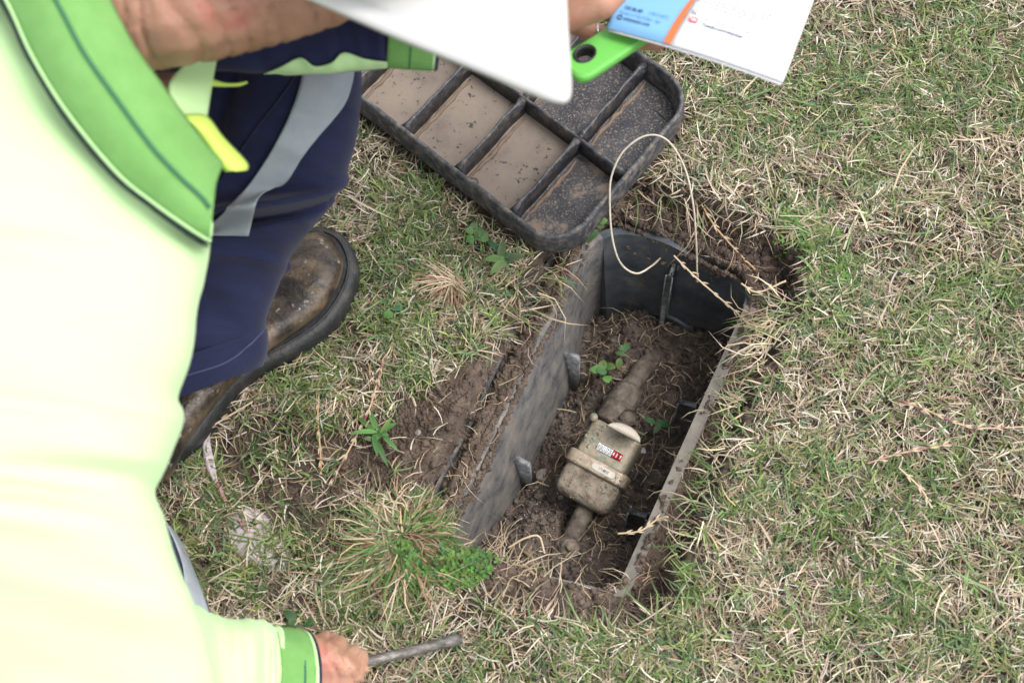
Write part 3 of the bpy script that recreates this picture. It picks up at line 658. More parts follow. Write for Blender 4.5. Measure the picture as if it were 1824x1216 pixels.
# straw overhanging the right wall, the far right corner and the near edge
def fringe(px0, py0, px1, py1, n, z, name, label, ang, green=.25, L=(.03, .07)):
    a = P(px0, py0, z); b = P(px1, py1, z); t = RNG.random(n); p0 = np.outer(1 - t, a) + np.outer(t, b) + RNG.normal(0, .007, (n, 3)) * (1, 1, .5)
    c = np.where(RNG.random((n, 1)) < green, pick([(.10, .17, .05), (.12, .19, .06)], n), pick([(.5, .42, .31), (.42, .34, .235), (.34, .255, .165)], n))
    tag(blades(name, p0, RNG.normal(ang, .65, n), RNG.uniform(-.1, .6, n), RNG.uniform(*L, n), RNG.uniform(.0008, .0018, n), RNG.uniform(.2, .8, n), c, c, RNG.uniform(-.6, .6, n), floor=False, curl=RNG.normal(0, .8, n)), label, 'grass', kind='stuff')
fringe(1410, 530, 1345, 660, 90, .01, 'straw_fringe', 'straw hanging over the right end of the far wall', 3.3)
fringe(1335, 690, 1215, 990, 130, .006, 'straw_fringe', 'mixed straw hanging towards the right wall', 2.7, .5, (.02, .045))
fringe(880, 1000, 1050, 1095, 30, -.01, 'straw_fringe', 'dry straw across the near end of the box', .9, .1)
fringe(1140, 335, 1330, 370, 45, .004, 'straw_fringe', 'straw hanging over the soil beyond the box', -1.2, .3)
fringe(975, 470, 915, 590, 25, .004, 'straw_fringe', 'straw hanging over the left ledge', -.3, .3)
# radiating dry clump, bottom left of the box
n = 720; c0 = P(718, 955, .01); ph = RNG.uniform(0, 6.283, n); rad = RNG.random(n) ** .6 * .038
down = np.clip(.4 + .6 * np.cos(ph + 1.9), 0, 1)
p0 = np.stack([c0.x + np.cos(ph) * rad, c0.y + np.sin(ph) * rad, RNG.uniform(.006, .02, n)], 1)
c = pick([(.52, .42, .3), (.44, .33, .21), (.36, .27, .17), (.25, .14, .09), (.10, .19, .05), (.10, .17, .05), (.12, .21, .06), (.08, .14, .045), (.25, .19, .12)], n, .25)
tag(blades('grass_clump', p0, ph + RNG.normal(0, .35, n), RNG.uniform(.1, .75, n), RNG.uniform(.025, .07, n) * (.6 + .8 * down), RNG.uniform(.0009, .0022, n), RNG.uniform(.05, .5, n), c, c * 1.05, RNG.uniform(-.6, .6, n), curl=RNG.normal(0, .6, n)), 'dry straw clump radiating outwards at the near left corner of the pit', 'grass clump')
n = 90; c0 = P(800, 505, .008); ph = RNG.uniform(2.2, 5.4, n)
c = pick([(.5, .41, .29), (.42, .31, .2), (.5, .4, .28), (.24, .12, .08)], n, .15); p0 = np.stack([c0.x + RNG.normal(0, .006, n), c0.y + RNG.normal(0, .006, n), np.full(n, .012)], 1)
tag(blades('grass_clump', p0, ph, RNG.uniform(.2, .7, n), RNG.uniform(.025, .055, n), RNG.uniform(.001, .002, n), RNG.uniform(.05, .4, n), c, c, RNG.uniform(-.6, .6, n)), 'small reddish based straw clump beside the left ledge, below the lid', 'grass clump')
# leafy weeds: small ovate leaves
def leafmesh(bm, base, az, L, wd, el, lay, col, N=5, droop=.4, cup=.2):
    d = Vector((math.cos(az), math.sin(az), 0)); s_ = Vector((-d.y, d.x, 0)); prev = None
    for i in range(N + 1):
        t = i / N; wdt = wd * (math.sin(math.pi * min(1, t ** .75 * .97 + .03)) ** .8) / 2; p = base + d * (L * t * math.cos(el)) + Vector((0, 0, L * t * math.sin(el) - droop * L * t * t))
        r = [bm.verts.new(p - s_ * wdt + Vector((0, 0, cup * wdt))), bm.verts.new(p), bm.verts.new(p + s_ * wdt + Vector((0, 0, cup * wdt)))]
        for k, q in enumerate(r): q[lay] = (*[c_ * (.9 if k == 1 else 1.05) for c_ in col], 1)
        if prev: bm.faces.new((prev[0], prev[1], r[1], r[0])); bm.faces.new((prev[1], prev[2], r[2], r[1]))
        prev = r
def leafobj(name, fn, parent=None):
    bm = bmesh.new(); lay = bm.verts.layers.float_color.new('tint'); fn(bm, lay); me = bpy.data.meshes.new(name); bm.to_mesh(me); bm.free(); return link(name, me, BLADE, parent)
def weed(px, py, z, leaves, label, zoff=0, stem=True):
    b = P(px, py, z); root = empty('weed', b, label, 'weed')
    for (dx, dy, az, L, wd, col) in leaves:
        q = P(px + dx, py + dy, z + .012); azr = az
        leafobj('leaf', lambda bm, lay: leafmesh(bm, q, azr, L, wd, random.uniform(.05, .7), lay, [c_ * random.uniform(.8, 1.2) for c_ in col]), root)
    tube('stem', [b, b + Vector((.002, .002, .008)), b + Vector((0, .004, .016))], .0009, STEMM, root, n=5)
STEMM = mat('green_stem', [(.10, .19, .05, 1)], rough=.6)
LG = (.075, .15, .045); LG2 = (.10, .20, .06); LG3 = (.055, .115, .045)
def radial(n, L, wd, cols, a0=0, jl=.25, spread=6.283):
    return [(random.uniform(-11, 11), random.uniform(-11, 11), a0 + spread * k / n + random.uniform(-.6, .6), L * random.uniform(.45, 1.25), wd * random.uniform(.8, 1.2), random.choice(cols)) for k in range(n)]
weed(673, 778, .006, radial(11, .033, .0068, (LG, LG3, LG2)), 'narrow leaved green weed rosette on the bare soil left of the pit')
weed(855, 415, .012, radial(8, .020, .011, (LG, LG2)), 'leafy green weed touching the lower long side of the lid')
weed(893, 458, .012, radial(9, .030, .010, (LG, LG2, LG3)), 'bright broad leaved weed by the near corner of the lid')
weed(1077, 662, -.195, radial(5, .017, .012, (LG2, LG)), 'small three leaved seedling on the pit floor')
weed(1105, 630, -.195, radial(4, .018, .008, (LG, LG3)), 'tiny green seedling on the pit floor beyond the pipe')
weed(1172, 760, -.19, radial(3, .022, .008, (LG, LG3), 2.2), 'green sprig on the pit floor beside the right wall')
weed(1075, 402, -.015, radial(3, .022, .012, (LG, LG2), .2), 'green leaf pair between the lid and the far left box corner')
weed(695, 550, .012, radial(4, .014, .010, (LG3, LG)), 'round leaved seedling in the grass beside the boot')
weed(535, 1105, .008, radial(6, .018, .008, (LG3, (.05, .1, .04))), 'dark green leafy weed just beyond the gloveless wrist')
def cover(name, cx_, cy_, rx_, ry_, n, L, wd, cols, label, hgt=.014):
    def fn(bm, lay):
        c0 = P(cx_, cy_, 0); i = 0
        while i < n:
            a = random.uniform(0, 6.283); r = math.sqrt(random.random()); px = cx_ + rx_ * r * math.cos(a); py = cy_ + ry_ * r * math.sin(a)
            if random.random() < r ** 3: 
                i += 1; continue
            q = P(px, py, 0); z0 = float(hz(np.array([q.x]), np.array([q.y]))[0]) if i % 1 == 0 else 0
            if z0 < -.06: i += 1; continue
            q.z = z0 + random.uniform(.003, hgt) * (1.1 - .5 * r); col = [k * random.uniform(.75, 1.2) for k in random.choice(cols)]
            a0 = random.uniform(0, 6.28)
            for k in range(3): leafmesh(bm, q, a0 + k * 2.1 + random.uniform(-.3, .3), L * random.uniform(.7, 1.2), wd * random.uniform(.7, 1.2), random.uniform(.1, .8), lay, col, N=2, droop=.3)
            i += 1
    o = leafobj(name, fn); tag(o, label, 'ground cover', kind='stuff')
cover('ground_cover', 795, 998, 92, 62, 1500, .0062, .0042, ((.08, .165, .035), (.11, .21, .045), (.055, .12, .03)), 'bright green tiny leaved ground cover patch at the near left corner of the pit', hgt=.034)
cover('ground_cover', 725, 985, 60, 70, 260, .0062, .0042, ((.10, .21, .035), (.13, .25, .05)), 'thin edge of the green ground cover in the straw clump')
cover('ground_cover', 1440, 410, 70, 60, 650, .0065, .0035, ((.10, .21, .035), (.14, .26, .05), (.08, .16, .03)), 'feathery green ground cover beyond the far right corner of the pit')
cover('ground_cover', 1500, 490, 55, 50, 260, .0065, .0035, ((.10, .2, .035), (.10, .16, .04)), 'smaller feathery green patch right of the pit corner')
# runners
def runner(pts, label, cols=0, leaf=True):
    w_ = [P(a, b, c_) for a, b, c_ in pts]; root = empty('grass_runner', w_[0], label, 'grass runner')
    C = cr(w_, 12 * (len(pts) - 1)); tube('stolon', C, .0011, RUNM[cols], root, n=6)
    def fn(bm, lay):
        for i in range(4, len(C) - 2, 6):
            d = Vector(C[i + 1]) - Vector(C[i]); az = math.atan2(d.y, d.x)
            for s in (-.35, .4): leafmesh(bm, Vector(C[i]), az + s * random.uniform(.3, 1.4), random.uniform(.007, .013), .0022, .25, lay, (.5, .40, .28), N=3, droop=.1)
    if leaf: leafobj('node_leaf', fn, root)
RUNM = [mat('straw_stolon', [(.42, .32, .2, 1), (.5, .4, .27, 1)], 60), mat('purple_stolon', [(.20, .06, .07, 1), (.42, .3, .2, 1)], 45, stops=[.45, .55]), mat('orange_stolon', [(.36, .2, .09, 1), (.42, .3, .17, 1)], 50)]
runner([(570, 655, .014), (568, 700, .014), (566, 745, .013), (570, 800, .010), (572, 845, .010)], 'orange brown runner lying down the bare soil below the boot', 2)
runner([(682, 640, .02), (672, 680, .018), (655, 735, .016), (630, 785, .014), (600, 840, .012), (590, 860, .012)], 'jointed purple runner crossing left of the green rosette', 1)
runner([(450, 950, .012), (500, 985, .014), (560, 1010, .014), (610, 1000, .01)], 'pale runner curving below the mauve stone', 0)
runner([(1600, 712, .02), (1650, 730, .024), (1700, 752, .022), (1745, 762, .02), (1824, 760, .02)], 'pink jointed runner lying on the lawn near the right edge', 1)
runner([(1545, 825, .02), (1600, 808, .024), (1660, 796, .022), (1700, 790, .018)], 'short pinkish runner lower right on the lawn', 1)
runner([(1600, 832, .02), (1640, 870, .022), (1660, 905, .02)], 'straw runner pointing down the lawn below the pink ones', 0)
runner([(1200, 455, -.02), (1235, 490, -.03), (1275, 525, -.035), (1310, 555, -.03), (1335, 580, -.01)], 'pale dead runner hanging across the far black wall', 0)
runner([(1250, 365, .01), (1275, 405, .004), (1310, 445, -.01), (1345, 480, -.012)], 'greenish runner lying over the soil beyond the box', 2)
runner([(1320, 505, .01), (1350, 520, .012), (1400, 500, .02)], 'thin straw runner at the far right corner of the box', 0)
runner([(905, 975, .0), (935, 958, .01), (960, 955, .012), (970, 985, 0)], 'arched straw piece at the near end of the pit', 0, False)
runner([(1100, 950, -.02), (1140, 945, -.015), (1170, 925, -.01), (1190, 920, 0)], 'straw stem crossing the near end of the right wall', 0)
runner([(285, 815, .01), (350, 775, .02), (400, 745, .02), (450, 715, .02)], 'straw stem lying along the sole of the boot', 0)
# ------------------------------------------------------------------ soil crumbs and stones
n = 26000; x = RNG.uniform(-.25, .36, n); y = RNG.uniform(.28, .88, n); di = din(x, y); do = dout(x, y)
k = (di < -.004) & (RNG.random(n) < .75); xa, ya = x[k], y[k]; r = RNG.lognormal(math.log(.0019), .5, len(xa)).clip(.0008, .0075)
crumbs('soil_crumbs', np.stack([xa, ya, hz(xa, ya) + r * .3], 1), r, SOILW, 'dark crumbly soil on the pit floor')
bare = inpoly(x, y, BARE) | inpoly(x, y, BARE3)
k = (((di > .001) & (do < .008)) | (bare & (RNG.random(n) < .5))) & ~(inpoly(x, y, LIDI)) ; xa, ya = x[k], y[k]; r = RNG.lognormal(math.log(.0017), .5, len(xa)).clip(.0007, .006)
crumbs('soil_crumbs', np.stack([xa, ya, np.maximum(hz(xa, ya), -.06) + r * .3], 1), r, SOIL, 'brown crumbly soil on the ledge round the box')
# soil spilled over the top of the left and far walls
L1 = []; rr_ = []
for a_, b_, nn_s, amp, cnt in ((qA, qB, 1, .042, 6500), (qB, qC, 1, .030, 2600)):
    d_ = (b_ - a_) / np.linalg.norm(b_ - a_); nrm_ = np.array([d_[1], -d_[0]]); Lg = np.linalg.norm(b_ - a_)
    t_ = RNG.random(cnt) * Lg; dep = RNG.random(cnt) ** 1.3 * amp * (1.5 * sm(.44, .66, fbm(t_, t_ * 0 + amp * 40, 16, 3, 88)) + .06) * (1 if a_ is qA else .7)
    r_ = RNG.lognormal(math.log(.0016), .5, cnt).clip(.0006, .005); q_ = a_ + np.outer(t_, d_) + nrm_ * np.where(RNG.random((cnt, 1)) < .45, RNG.uniform(-.012, -.004, (cnt, 1)), RNG.uniform(.0, .0025, (cnt, 1)))
    L1.append(np.stack([q_[:, 0], q_[:, 1], np.where(din(q_[:, 0], q_[:, 1]) > .0035, hz(q_[:, 0], q_[:, 1]) + .001, -.028 - dep)], 1)); rr_.append(r_)
crumbs('soil_crumbs', np.vstack(L1), np.concatenate(rr_), SOIL, 'brown soil spilled over the upper edges of the box walls')
n = 5000; q = np.array([W2(a, b, -.02) for a, b in zip(RNG.uniform(1090, 1410, n), RNG.uniform(330, 540, n))]); k = (din(q[:, 0], q[:, 1]) > .001) & (dout(q[:, 0], q[:, 1]) < .014) & ~inpoly(q[:, 0], q[:, 1], LIDI); q = q[k]; r = RNG.lognormal(math.log(.0022), .5, len(q)).clip(.0008, .008)
crumbs('soil_crumbs', np.stack([q[:, 0], q[:, 1], hz(q[:, 0], q[:, 1]) + r * .2], 1), r, DSOIL, 'loose dark clods beyond the far wall of the box')
n = 9000; q = np.array([W2(a, b) for a, b in zip(RNG.uniform(290, 860, n), RNG.uniform(700, 1010, n))]); q = q[din(q[:, 0], q[:, 1]) > .05]; r = RNG.lognormal(math.log(.0013), .5, len(q)).clip(.0006, .005)
crumbs('soil_crumbs', np.stack([q[:, 0], q[:, 1], hz(q[:, 0], q[:, 1]) + r * .3], 1), r, SOIL, 'soil crumbs on the bare ground left of the pit')
n = 110; q = np.array([W2(a, b, -.19) for a, b in zip(RNG.normal(958, 20, n), RNG.normal(908, 30, n))]); crumbs('white_granules', np.stack([q[:, 0], q[:, 1], hz(q[:, 0], q[:, 1]) + .003], 1), RNG.uniform(.0005, .0011, n), PALE, 'tiny white granules scattered on the pit floor')
def rock(px, py, z, r, M, label, name='stone', flat=.6, stretch=1.0, az=0, seed=1):
    bm = bmesh.new(); bmesh.ops.create_icosphere(bm, subdivisions=3, radius=1); rs = random.Random(seed)
    k1 = [Vector((rs.uniform(-1, 1), rs.uniform(-1, 1), rs.uniform(-1, 1))).normalized() for _ in range(7)]
    for q in bm.verts:
        s = min([1] + [.72 / max(.01, q.co.dot(k)) for k in k1 if q.co.dot(k) > .72]); c = q.co * s
        q.co = Vector((c.x * stretch, c.y, c.z * flat)) * r
    rot = Matrix.Rotation(az, 3, 'Z'); c0 = P(px, py, z)
    c0.z = float(hz(np.array([c0.x]), np.array([c0.y]))[0]) + r * flat * .35
    for q in bm.verts: q.co = rot @ q.co + c0
    return tag(bmo(name, bm, M), label, 'stone')
rock(965, 832, -.19, .0095, STONE, 'pinkish brown stone beside the near left tab in the pit', seed=3)
rock(1082, 703, -.19, .006, STONE, 'small tan pebble beside the pipe coupling', seed=4)
rock(1144, 800, -.19, .0055, PALE, 'white pebble just right of the meter', seed=5)
rock(1000, 880, -.19, .005, STONE, 'small pebble near the lower left of the meter', seed=6)
rock(462, 966, 0, .030, PALE, 'pale mauve wedge shaped stone half buried in the grass', stretch=1.5, az=-.95, seed=9, flat=.35)
rock(640, 795, 0, .0045, STONE, 'dark blue grey pebble left of the green rosette', seed=12)
rock(745, 775, 0, .004, STONE, 'little grey pebble right of the green rosette', seed=13)
rock(612, 880, 0, .005, STONE, 'grey pebble on the bare soil below the purple runner', seed=14)
# torn pink plastic strips
def strip(pts, wd, M, label, name='plastic_strip'):
    v = []; f = []; C = cr([P(*p) for p in pts], 24)
    for i, p in enumerate(C):
        d = Vector(C[min(i + 1, 23)]) - Vector(C[max(i - 1, 0)]); s = Vector((-d.y, d.x, 0)).normalized(); ww = wd * (.35 + .65 * math.sin(math.pi * i / 23)) / 2
        for k, (o_, z) in enumerate(((-1, .001), (-.2, .004), (.3, .001), (1, .003))): v.append(Vector(p) + s * ww * o_ + Vector((0, 0, z + .001 * math.sin(i * 1.3))))
    for i in range(23):
        for k in range(3): f.append((i * 4 + k, i * 4 + k + 1, i * 4 + 5 + k, i * 4 + 4 + k))
    bm = bmesh.new(); V = [bm.verts.new(p) for p in v]
    for q in f: bm.faces.new([V[i] for i in q])
    solid(bm, .0004); return tag(bmo(name, bm, M), label, 'plastic scrap')
strip([(370, 770, .012), (368, 800, .012), (375, 830, .012), (385, 860, .012)], .012, PALE, 'crumpled pale mauve strip lying below the heel of the boot')
strip([(388, 860, .012), (398, 885, .012), (408, 905, .01)], .004, PINK, 'thin pink strip end between the boot and the mauve stone')
strip([(425, 925, .012), (436, 938, .014), (446, 950, .012)], .006, PINK, 'small pink scrap touching the mauve stone')
strip([(990, 1013, -.15), (1003, 1011, -.148), (1016, 1008, -.15)], .005, PINK, 'red pink scrap on the soil below the valve')
strip([(1046, 993, -.155), (1050, 996, -.153), (1054, 1001, -.153)], .004, PINK, 'tiny pink scrap right of the valve bolt')
# ------------------------------------------------------------------ the person
person = empty('person', P(60, 420, 0), 'crouching worker in hi-vis yellow shirt, navy trousers and white hard hat beside the pit', 'person')
bmB = bmesh.new()
def cap(pts, m=16):
    """chain of (Vector, radius): tapered rounded limb added to the body"""
    for (a, ra), (b, rb) in zip(pts[:-1], pts[1:]):
        d = (b - a); L_ = d.length
        if L_ < 1e-5: continue
        d.normalize(); s = d.orthogonal().normalized(); t = d.cross(s); rings = []
        pr_ = [(-math.cos(x_) * ra, math.sin(x_) * ra, a) for x_ in np.linspace(.12, math.pi / 2, 5)] + [(math.sin(x_) * rb, math.cos(x_) * rb, b) for x_ in np.linspace(0, math.pi / 2 - .12, 5)]
        for off, rr, c in pr_: rings.append([bmB.verts.new(c + d * off + (s * math.cos(2 * math.pi * k / m) + t * math.sin(2 * math.pi * k / m)) * rr) for k in range(m)])
        for i in range(len(rings) - 1):
            for k in range(m): bmB.faces.new((rings[i][k], rings[i][(k + 1) % m], rings[i + 1][(k + 1) % m], rings[i + 1][k]))
        bmB.faces.new(rings[0][::-1]); bmB.faces.new(rings[-1])
def ell(c, ax, ay, az_):
    m4 = Matrix((ax, ay, az_)).transposed().to_4x4(); m4.translation = c; bmesh.ops.create_uvsphere(bmB, u_segments=24, v_segments=16, radius=1, matrix=m4)
X_, Y_, Z_ = Vector((1, 0, 0)), Vector((0, 1, 0)), Vector((0, 0, 1))
# spine, neck, head
cap([(P(-330, 560, .28), .11), (P(-260, 380, .38), .10), (P(-160, 250, .44), .09), (P(0, 60, .46), .055), (P(110, 20, .54), .055)])
cap([(P(110, 20, .55), .055), (P(215, -10, .60), .061), (P(340, -32, .61), .061), (P(470, -62, .61), .060), (P(600, -110, .61), .062)])
hc = P(725, -190, .60); fw_ = (P(1015, -60, .52) - hc).normalized(); fu = Vector((-.1, .1, 1)); fu = (fu - fw_ * fu.dot(fw_)).normalized(); fs_ = fw_.cross(fu)
ell(hc, fw_ * .098, fs_ * .076, fu * .108); ell(hc + fw_ * .045 - fu * .05, fw_ * .05, fs_ * .052, fu * .055)
ell(hc + fw_ * .10 - fu * .012, fw_ * .022, fs_ * .015, fu * .028)       # nose
ell(hc + fw_ * .088 + fu * .022, fw_ * .018, fs_ * .05, fu * .010)       # brow
ell(hc + fw_ * .088 - fu * .052, fw_ * .012, fs_ * .026, fu * .007)      # lips
for s in (-1, 1): ell(hc + fs_ * .078 * s, fw_ * .018, fs_ * .010, fu * .032)
# arms: right arm
cap([(P(60, 60, .50), .06), (P(100, 420, .50), .07), (P(140, 700, .48), .058), (P(80, 1000, .40), .05), (P(60, 1240, .30), .045), (P(260, 1240, .22), .040), (P(420, 1200, .155), .034), (P(520, 1168, .115), .029)])
# left arm
cap([(P(120, -60, .50), .05), (P(330, 0, .46), .04), (P(520, 40, .46), .044), (P(700, 35, .46), .036), (P(830, 25, .455), .029), (P(900, 18, .455), .029)])
# right hand: palm, knuckles, four curled fingers, thumb along the bar
wr_ = P(525, 1166, .112)
mcp = [P(560, 1150, .108), P(582, 1163, .112), P(602, 1177, .112), P(618, 1189, .107)]
cap([(mcp[0], .012), (mcp[1], .0125), (mcp[2], .0125), (mcp[3], .0115)]); cap([((wr_ + mcp[0]) / 2, .016), ((wr_ + mcp[3]) / 2, .016)])
for i, q in enumerate(mcp):
    cap([(wr_ + (q - wr_) * .05, .021), (wr_ + (q - wr_) * .55, .016), (q, .0118)])
    pip = q + Vector((.010, .013, -.024)); dip = pip + Vector((-.003, .001, -.022)); tip = dip + Vector((-.010, -.014, -.007))
    rr = (.0078, .0088, .0094, .0092)[i]; cap([(q, rr * 1.25), (pip, rr * 1.05), (dip, rr * .95), (tip, rr * .85)], 12)
cap([(wr_ + Vector((0, -.008, -.004)), .022), (P(572, 1200, .098), .019), (P(607, 1208, .096), .0145), (P(630, 1198, .094), .0125), (P(643, 1187, .088), .0108)])
cap([(P(550, 1190, .09), .022), (P(590, 1200, .08), .016)])
cap([(P(600, 1165, .098), .014), (P(628, 1180, .09), .0135), (P(640, 1186, .08), .011)])
# left hand: palm, thumb over the leaflet, fingers beneath it
cap([(P(890, 18, .455), .028), (P(960, 20, .452), .026), (P(1020, 18, .448), .019)])
cap([(P(960, 30, .452), .022), (P(1030, 12, .468), .019), (P(1068, 4, .474), .0165), (P(1098, -14, .476), .012)], 14)
for i, (dx, dy) in enumerate(((0, 0), (18, -44), (30, -86), (36, -124))):
    cap([(P(1000 + dx * .5, 30 + dy, .425), .0105), (P(1062 + dx, 62 + dy * .9, .405), .0095), (P(1120 + dx, 70 + dy, .400), .009), (P(1172 + dx * .8, 76 + dy, .410), .0085)], 12)
# legs: left
cap([(P(-330, 560, .27), .09), (P(60, 300, .30), .07), (P(400, 130, .31), .055), (P(470, 140, .305), .052), (P(450, 330, .235), .048), (P(390, 500, .165), .042), (P(350, 640, .10), .034), (P(345, 660, .08), .030)])
# legs: right
cap([(P(-330, 620, .28), .10), (P(0, 860, .18), .085), (P(230, 1040, .105), .062), (P(120, 1200, .075), .05), (P(-60, 1330, .05), .04)])
me = bpy.data.meshes.new('body_raw'); bmesh.ops.recalc_face_normals(bmB, faces=bmB.faces); bmB.to_mesh(me); bmB.free()
raw = bpy.data.objects.new('body_raw', me); COL.objects.link(raw); rm = raw.modifiers.new('r', 'REMESH'); rm.mode = 'VOXEL'; rm.voxel_size = .0030; rm.use_smooth_shade = True
sm_ = raw.modifiers.new('s', 'SMOOTH'); sm_.iterations = 7; sm_.factor = .5
dg = bpy.context.evaluated_depsgraph_get(); me2 = bpy.data.meshes.new_from_object(raw.evaluated_get(dg)); bpy.data.objects.remove(raw)
co = np.empty(len(me2.vertices) * 3); me2.vertices.foreach_get('co', co); co = co.reshape(-1, 3); no = np.empty_like(co).ravel(); me2.vertices.foreach_get('normal', no); no = no.reshape(-1, 3)
n0 = P(230, -10, .61); n1_ = P(620, -100, .61); ax = (n1_ - n0).normalized(); tt = (co - np.array(n0)) @ np.array(ax) / (n1_ - n0).length
mask = sm(-.2, .05, tt) * sm(1.15, .9, tt)
# skin creases across the neck
lat = co[:, 1] * 14 + co[:, 2] * 10
wv = tt * 9 + fbm(co[:, 0] * 1, co[:, 1], 22, 2, 61) * 3.0 + lat * .25
cre = -np.abs(np.sin(wv * math.pi)) ** .5
dsp = (-.0036 * (1 - np.abs(np.sin(wv * math.pi))) ** 3 - .0018 * (1 - np.abs(np.sin(wv * 2.3 * math.pi + 1))) ** 3) * mask
hand = sm(.16, .12, co[:, 2]) * sm(-.27, -.245, co[:, 0])
kn = (fbm(co[:, 0], co[:, 1], 120, 2, 62) - .5) * .0008 * hand - .0010 * (1 - np.abs(np.sin(fbm(co[:, 0], co[:, 1] * 1.3, 26, 2, 63) * 22))) ** 4 * hand
co += no * (dsp + kn)[:, None]; me2.vertices.foreach_set('co', co.ravel()); me2.update(); body = link('body', me2, SKIN, person)
for s in (-1, 1):
    bm = bmesh.new(); bmesh.ops.create_uvsphere(bm, u_segments=14, v_segments=10, radius=.011, matrix=Matrix.Translation(hc + fw_ * .083 + fs_ * .03 * s + fu * .004)); bmo('eye', bm, WHT, person)
# shirt: torso and upper right arm
tor = [(-560, -260, 40, -230, .54, .09), (-600, -120, 110, -110, .55, .10), (-640, 0, 150, 0, .555, .11), (-650, 100, 212, 100, .55, .115), (-660, 200, 285, 200, .54, .12), (-660, 300, 338, 300, .53, .12), (-660, 380, 366, 375, .52, .12),
       (-660, 440, 372, 437, .51, .12), (-660, 500, 362, 500, .505, .12), (-660, 560, 352, 560, .50, .12), (-650, 640, 341, 640, .49, .12), (-640, 700, 318, 706, .48, .115), (-630, 745, 327, 740, .47, .115), (-620, 800, 305, 805, .46, .115),
       (-600, 840, 288, 845, .45, .11), (-580, 880, 274, 880, .44, .11), (-560, 930, 290, 930, .43, .11), (-540, 1000, 316, 1005, .41, .105), (-500, 1075, 346, 1078, .39, .10), (-440, 1150, 372, 1150, .36, .095), (-380, 1240, 385, 1240, .33, .09), (-300, 1380, 330, 1400, .30, .08)]
shirt = loft('shirt', tor, SHIRT, person, n=130, m=90, fold=.022, fs=5, seed=71)
tS = bvh(shirt)
slv = [(-150, 1130, -60, 1500, .30, .07), (120, 1085, 160, 1480, .29, .07), (300, 1066, 300, 1440, .27, .065), (350, 1078, 345, 1400, .25, .06), (400, 1099, 385, 1380, .225, .056), (455, 1101, 430, 1350, .195, .052), (485, 1110, 462, 1330, .165, .048), (508, 1124, 498, 1310, .14, .042)]
sleeve = loft('sleeve', slv, SHIRT, person, n=70, m=60, fold=.018, fs=9, seed=75); sleeve['label'] = 'yellow right sleeve bunched at the wrist'
cuff = loft('cuff', [(482, 1112, 476, 1320, .152, .0435), (500, 1116, 494, 1310, .142, .043), (512, 1117, 510, 1305, .135, .0415), (526, 1118, 524, 1296, .128, .0405), (540, 1122, 538, 1290, .121, .040)], GRN, person, n=14, m=50, bow=.016); cuff['label'] = 'green knit cuff of the right sleeve'
loft('cuff_edge', [(539, 1121, 537, 1291, .1215, .0405), (545, 1123, 543, 1290, .119, .0402)], SHIRT, cuff, n=4, m=50, bow=.016)
loft('cuff_piping', [(544, 1122, 542, 1291, .1195, .0408), (548, 1124, 546, 1289, .118, .0400)], NAVYD, cuff, n=4, m=50, bow=.016)
loft('cuff_stitch', [(518, 1116, 516, 1303, .132, .0413), (522, 1117, 520, 1301, .130, .0412)], GRND, cuff, n=4, m=50, bow=.0165)
# trousers: left leg
NAVL = [(60, 330, 250, -260, .32, .09), (200, 200, 480, -110, .335, .09), (330, 40, 640, 30, .335, .085), (340, 110, 644, 120, .335, .085), (320, 190, 641, 200, .325, .082), (305, 260, 632, 262, .305, .078), (292, 320, 612, 318, .28, .075), (285, 370, 584, 375, .25, .07), (278, 415, 545, 418, .225, .066), (268, 470, 512, 462, .20, .060), (255, 530, 494, 515, .175, .056), (240, 600, 476, 566, .15, .052), (232, 655, 470, 600, .13, .050), (230, 700, 470, 628, .117, .048)]
def legfold(u, v):     # sharp tension folds fanning from behind the knee
    return 1.3 * math.exp(-((u - .52 - .25 * (v - .2)) / .018) ** 2) - .9 * math.exp(-((u - .565 - .3 * (v - .2)) / .016) ** 2) + .5 * math.exp(-((u - .68 + .2 * (v - .2)) / .015) ** 2) - .5 * math.exp(-((v - .30 - .1 * u) / .02) ** 2) * (u < .5)
leg = loft('trouser_leg', NAVL, NAVY, person, n=120, m=90, fold=.015, fs=8, seed=83, wr=legfold, caps=False); leg['label'] = 'navy left leg stretched over the bent knee'
hem = loft('trouser_hem', [(226, 668, 476, 585, .135, .055), (228, 690, 478, 606, .125, .054), (232, 716, 476, 630, .115, .0525), (240, 738, 468, 652, .105, .050)], NAVY, leg, n=16, m=60, fold=.003, fs=5, seed=85, caps=False)
tL = bvh(leg)
patch('hem_seam', [(330, 668), (400, 645), (445, 612), (474, 582)], [(331, 671), (401, 648), (447, 615), (477, 584)], mat('pale_navy_thread', [(.05, .05, .11, 1)], rough=.9), hem, trees=[bvh(hem), tL], off=.0015, n=40, m=3, th=.0006)
patch('side_seam', [(392, 318), (452, 232), (500, 170), (532, 124)], [(395, 319), (455, 233), (503, 171), (535, 125)], NAVYD, leg, trees=[tL], off=.002, n=40, m=3, th=.0008)
patch('reflective_stripe', [(538, 120), (536, 145), (522, 190), (500, 238), (470, 290), (430, 345), (380, 395), (350, 420)], [(632, 116), (627, 150), (612, 190), (570, 240), (538, 280), (508, 325), (462, 352), (443, 420)], REFL, leg, trees=[tL], off=.003, n=60, m=14, th=.0012)
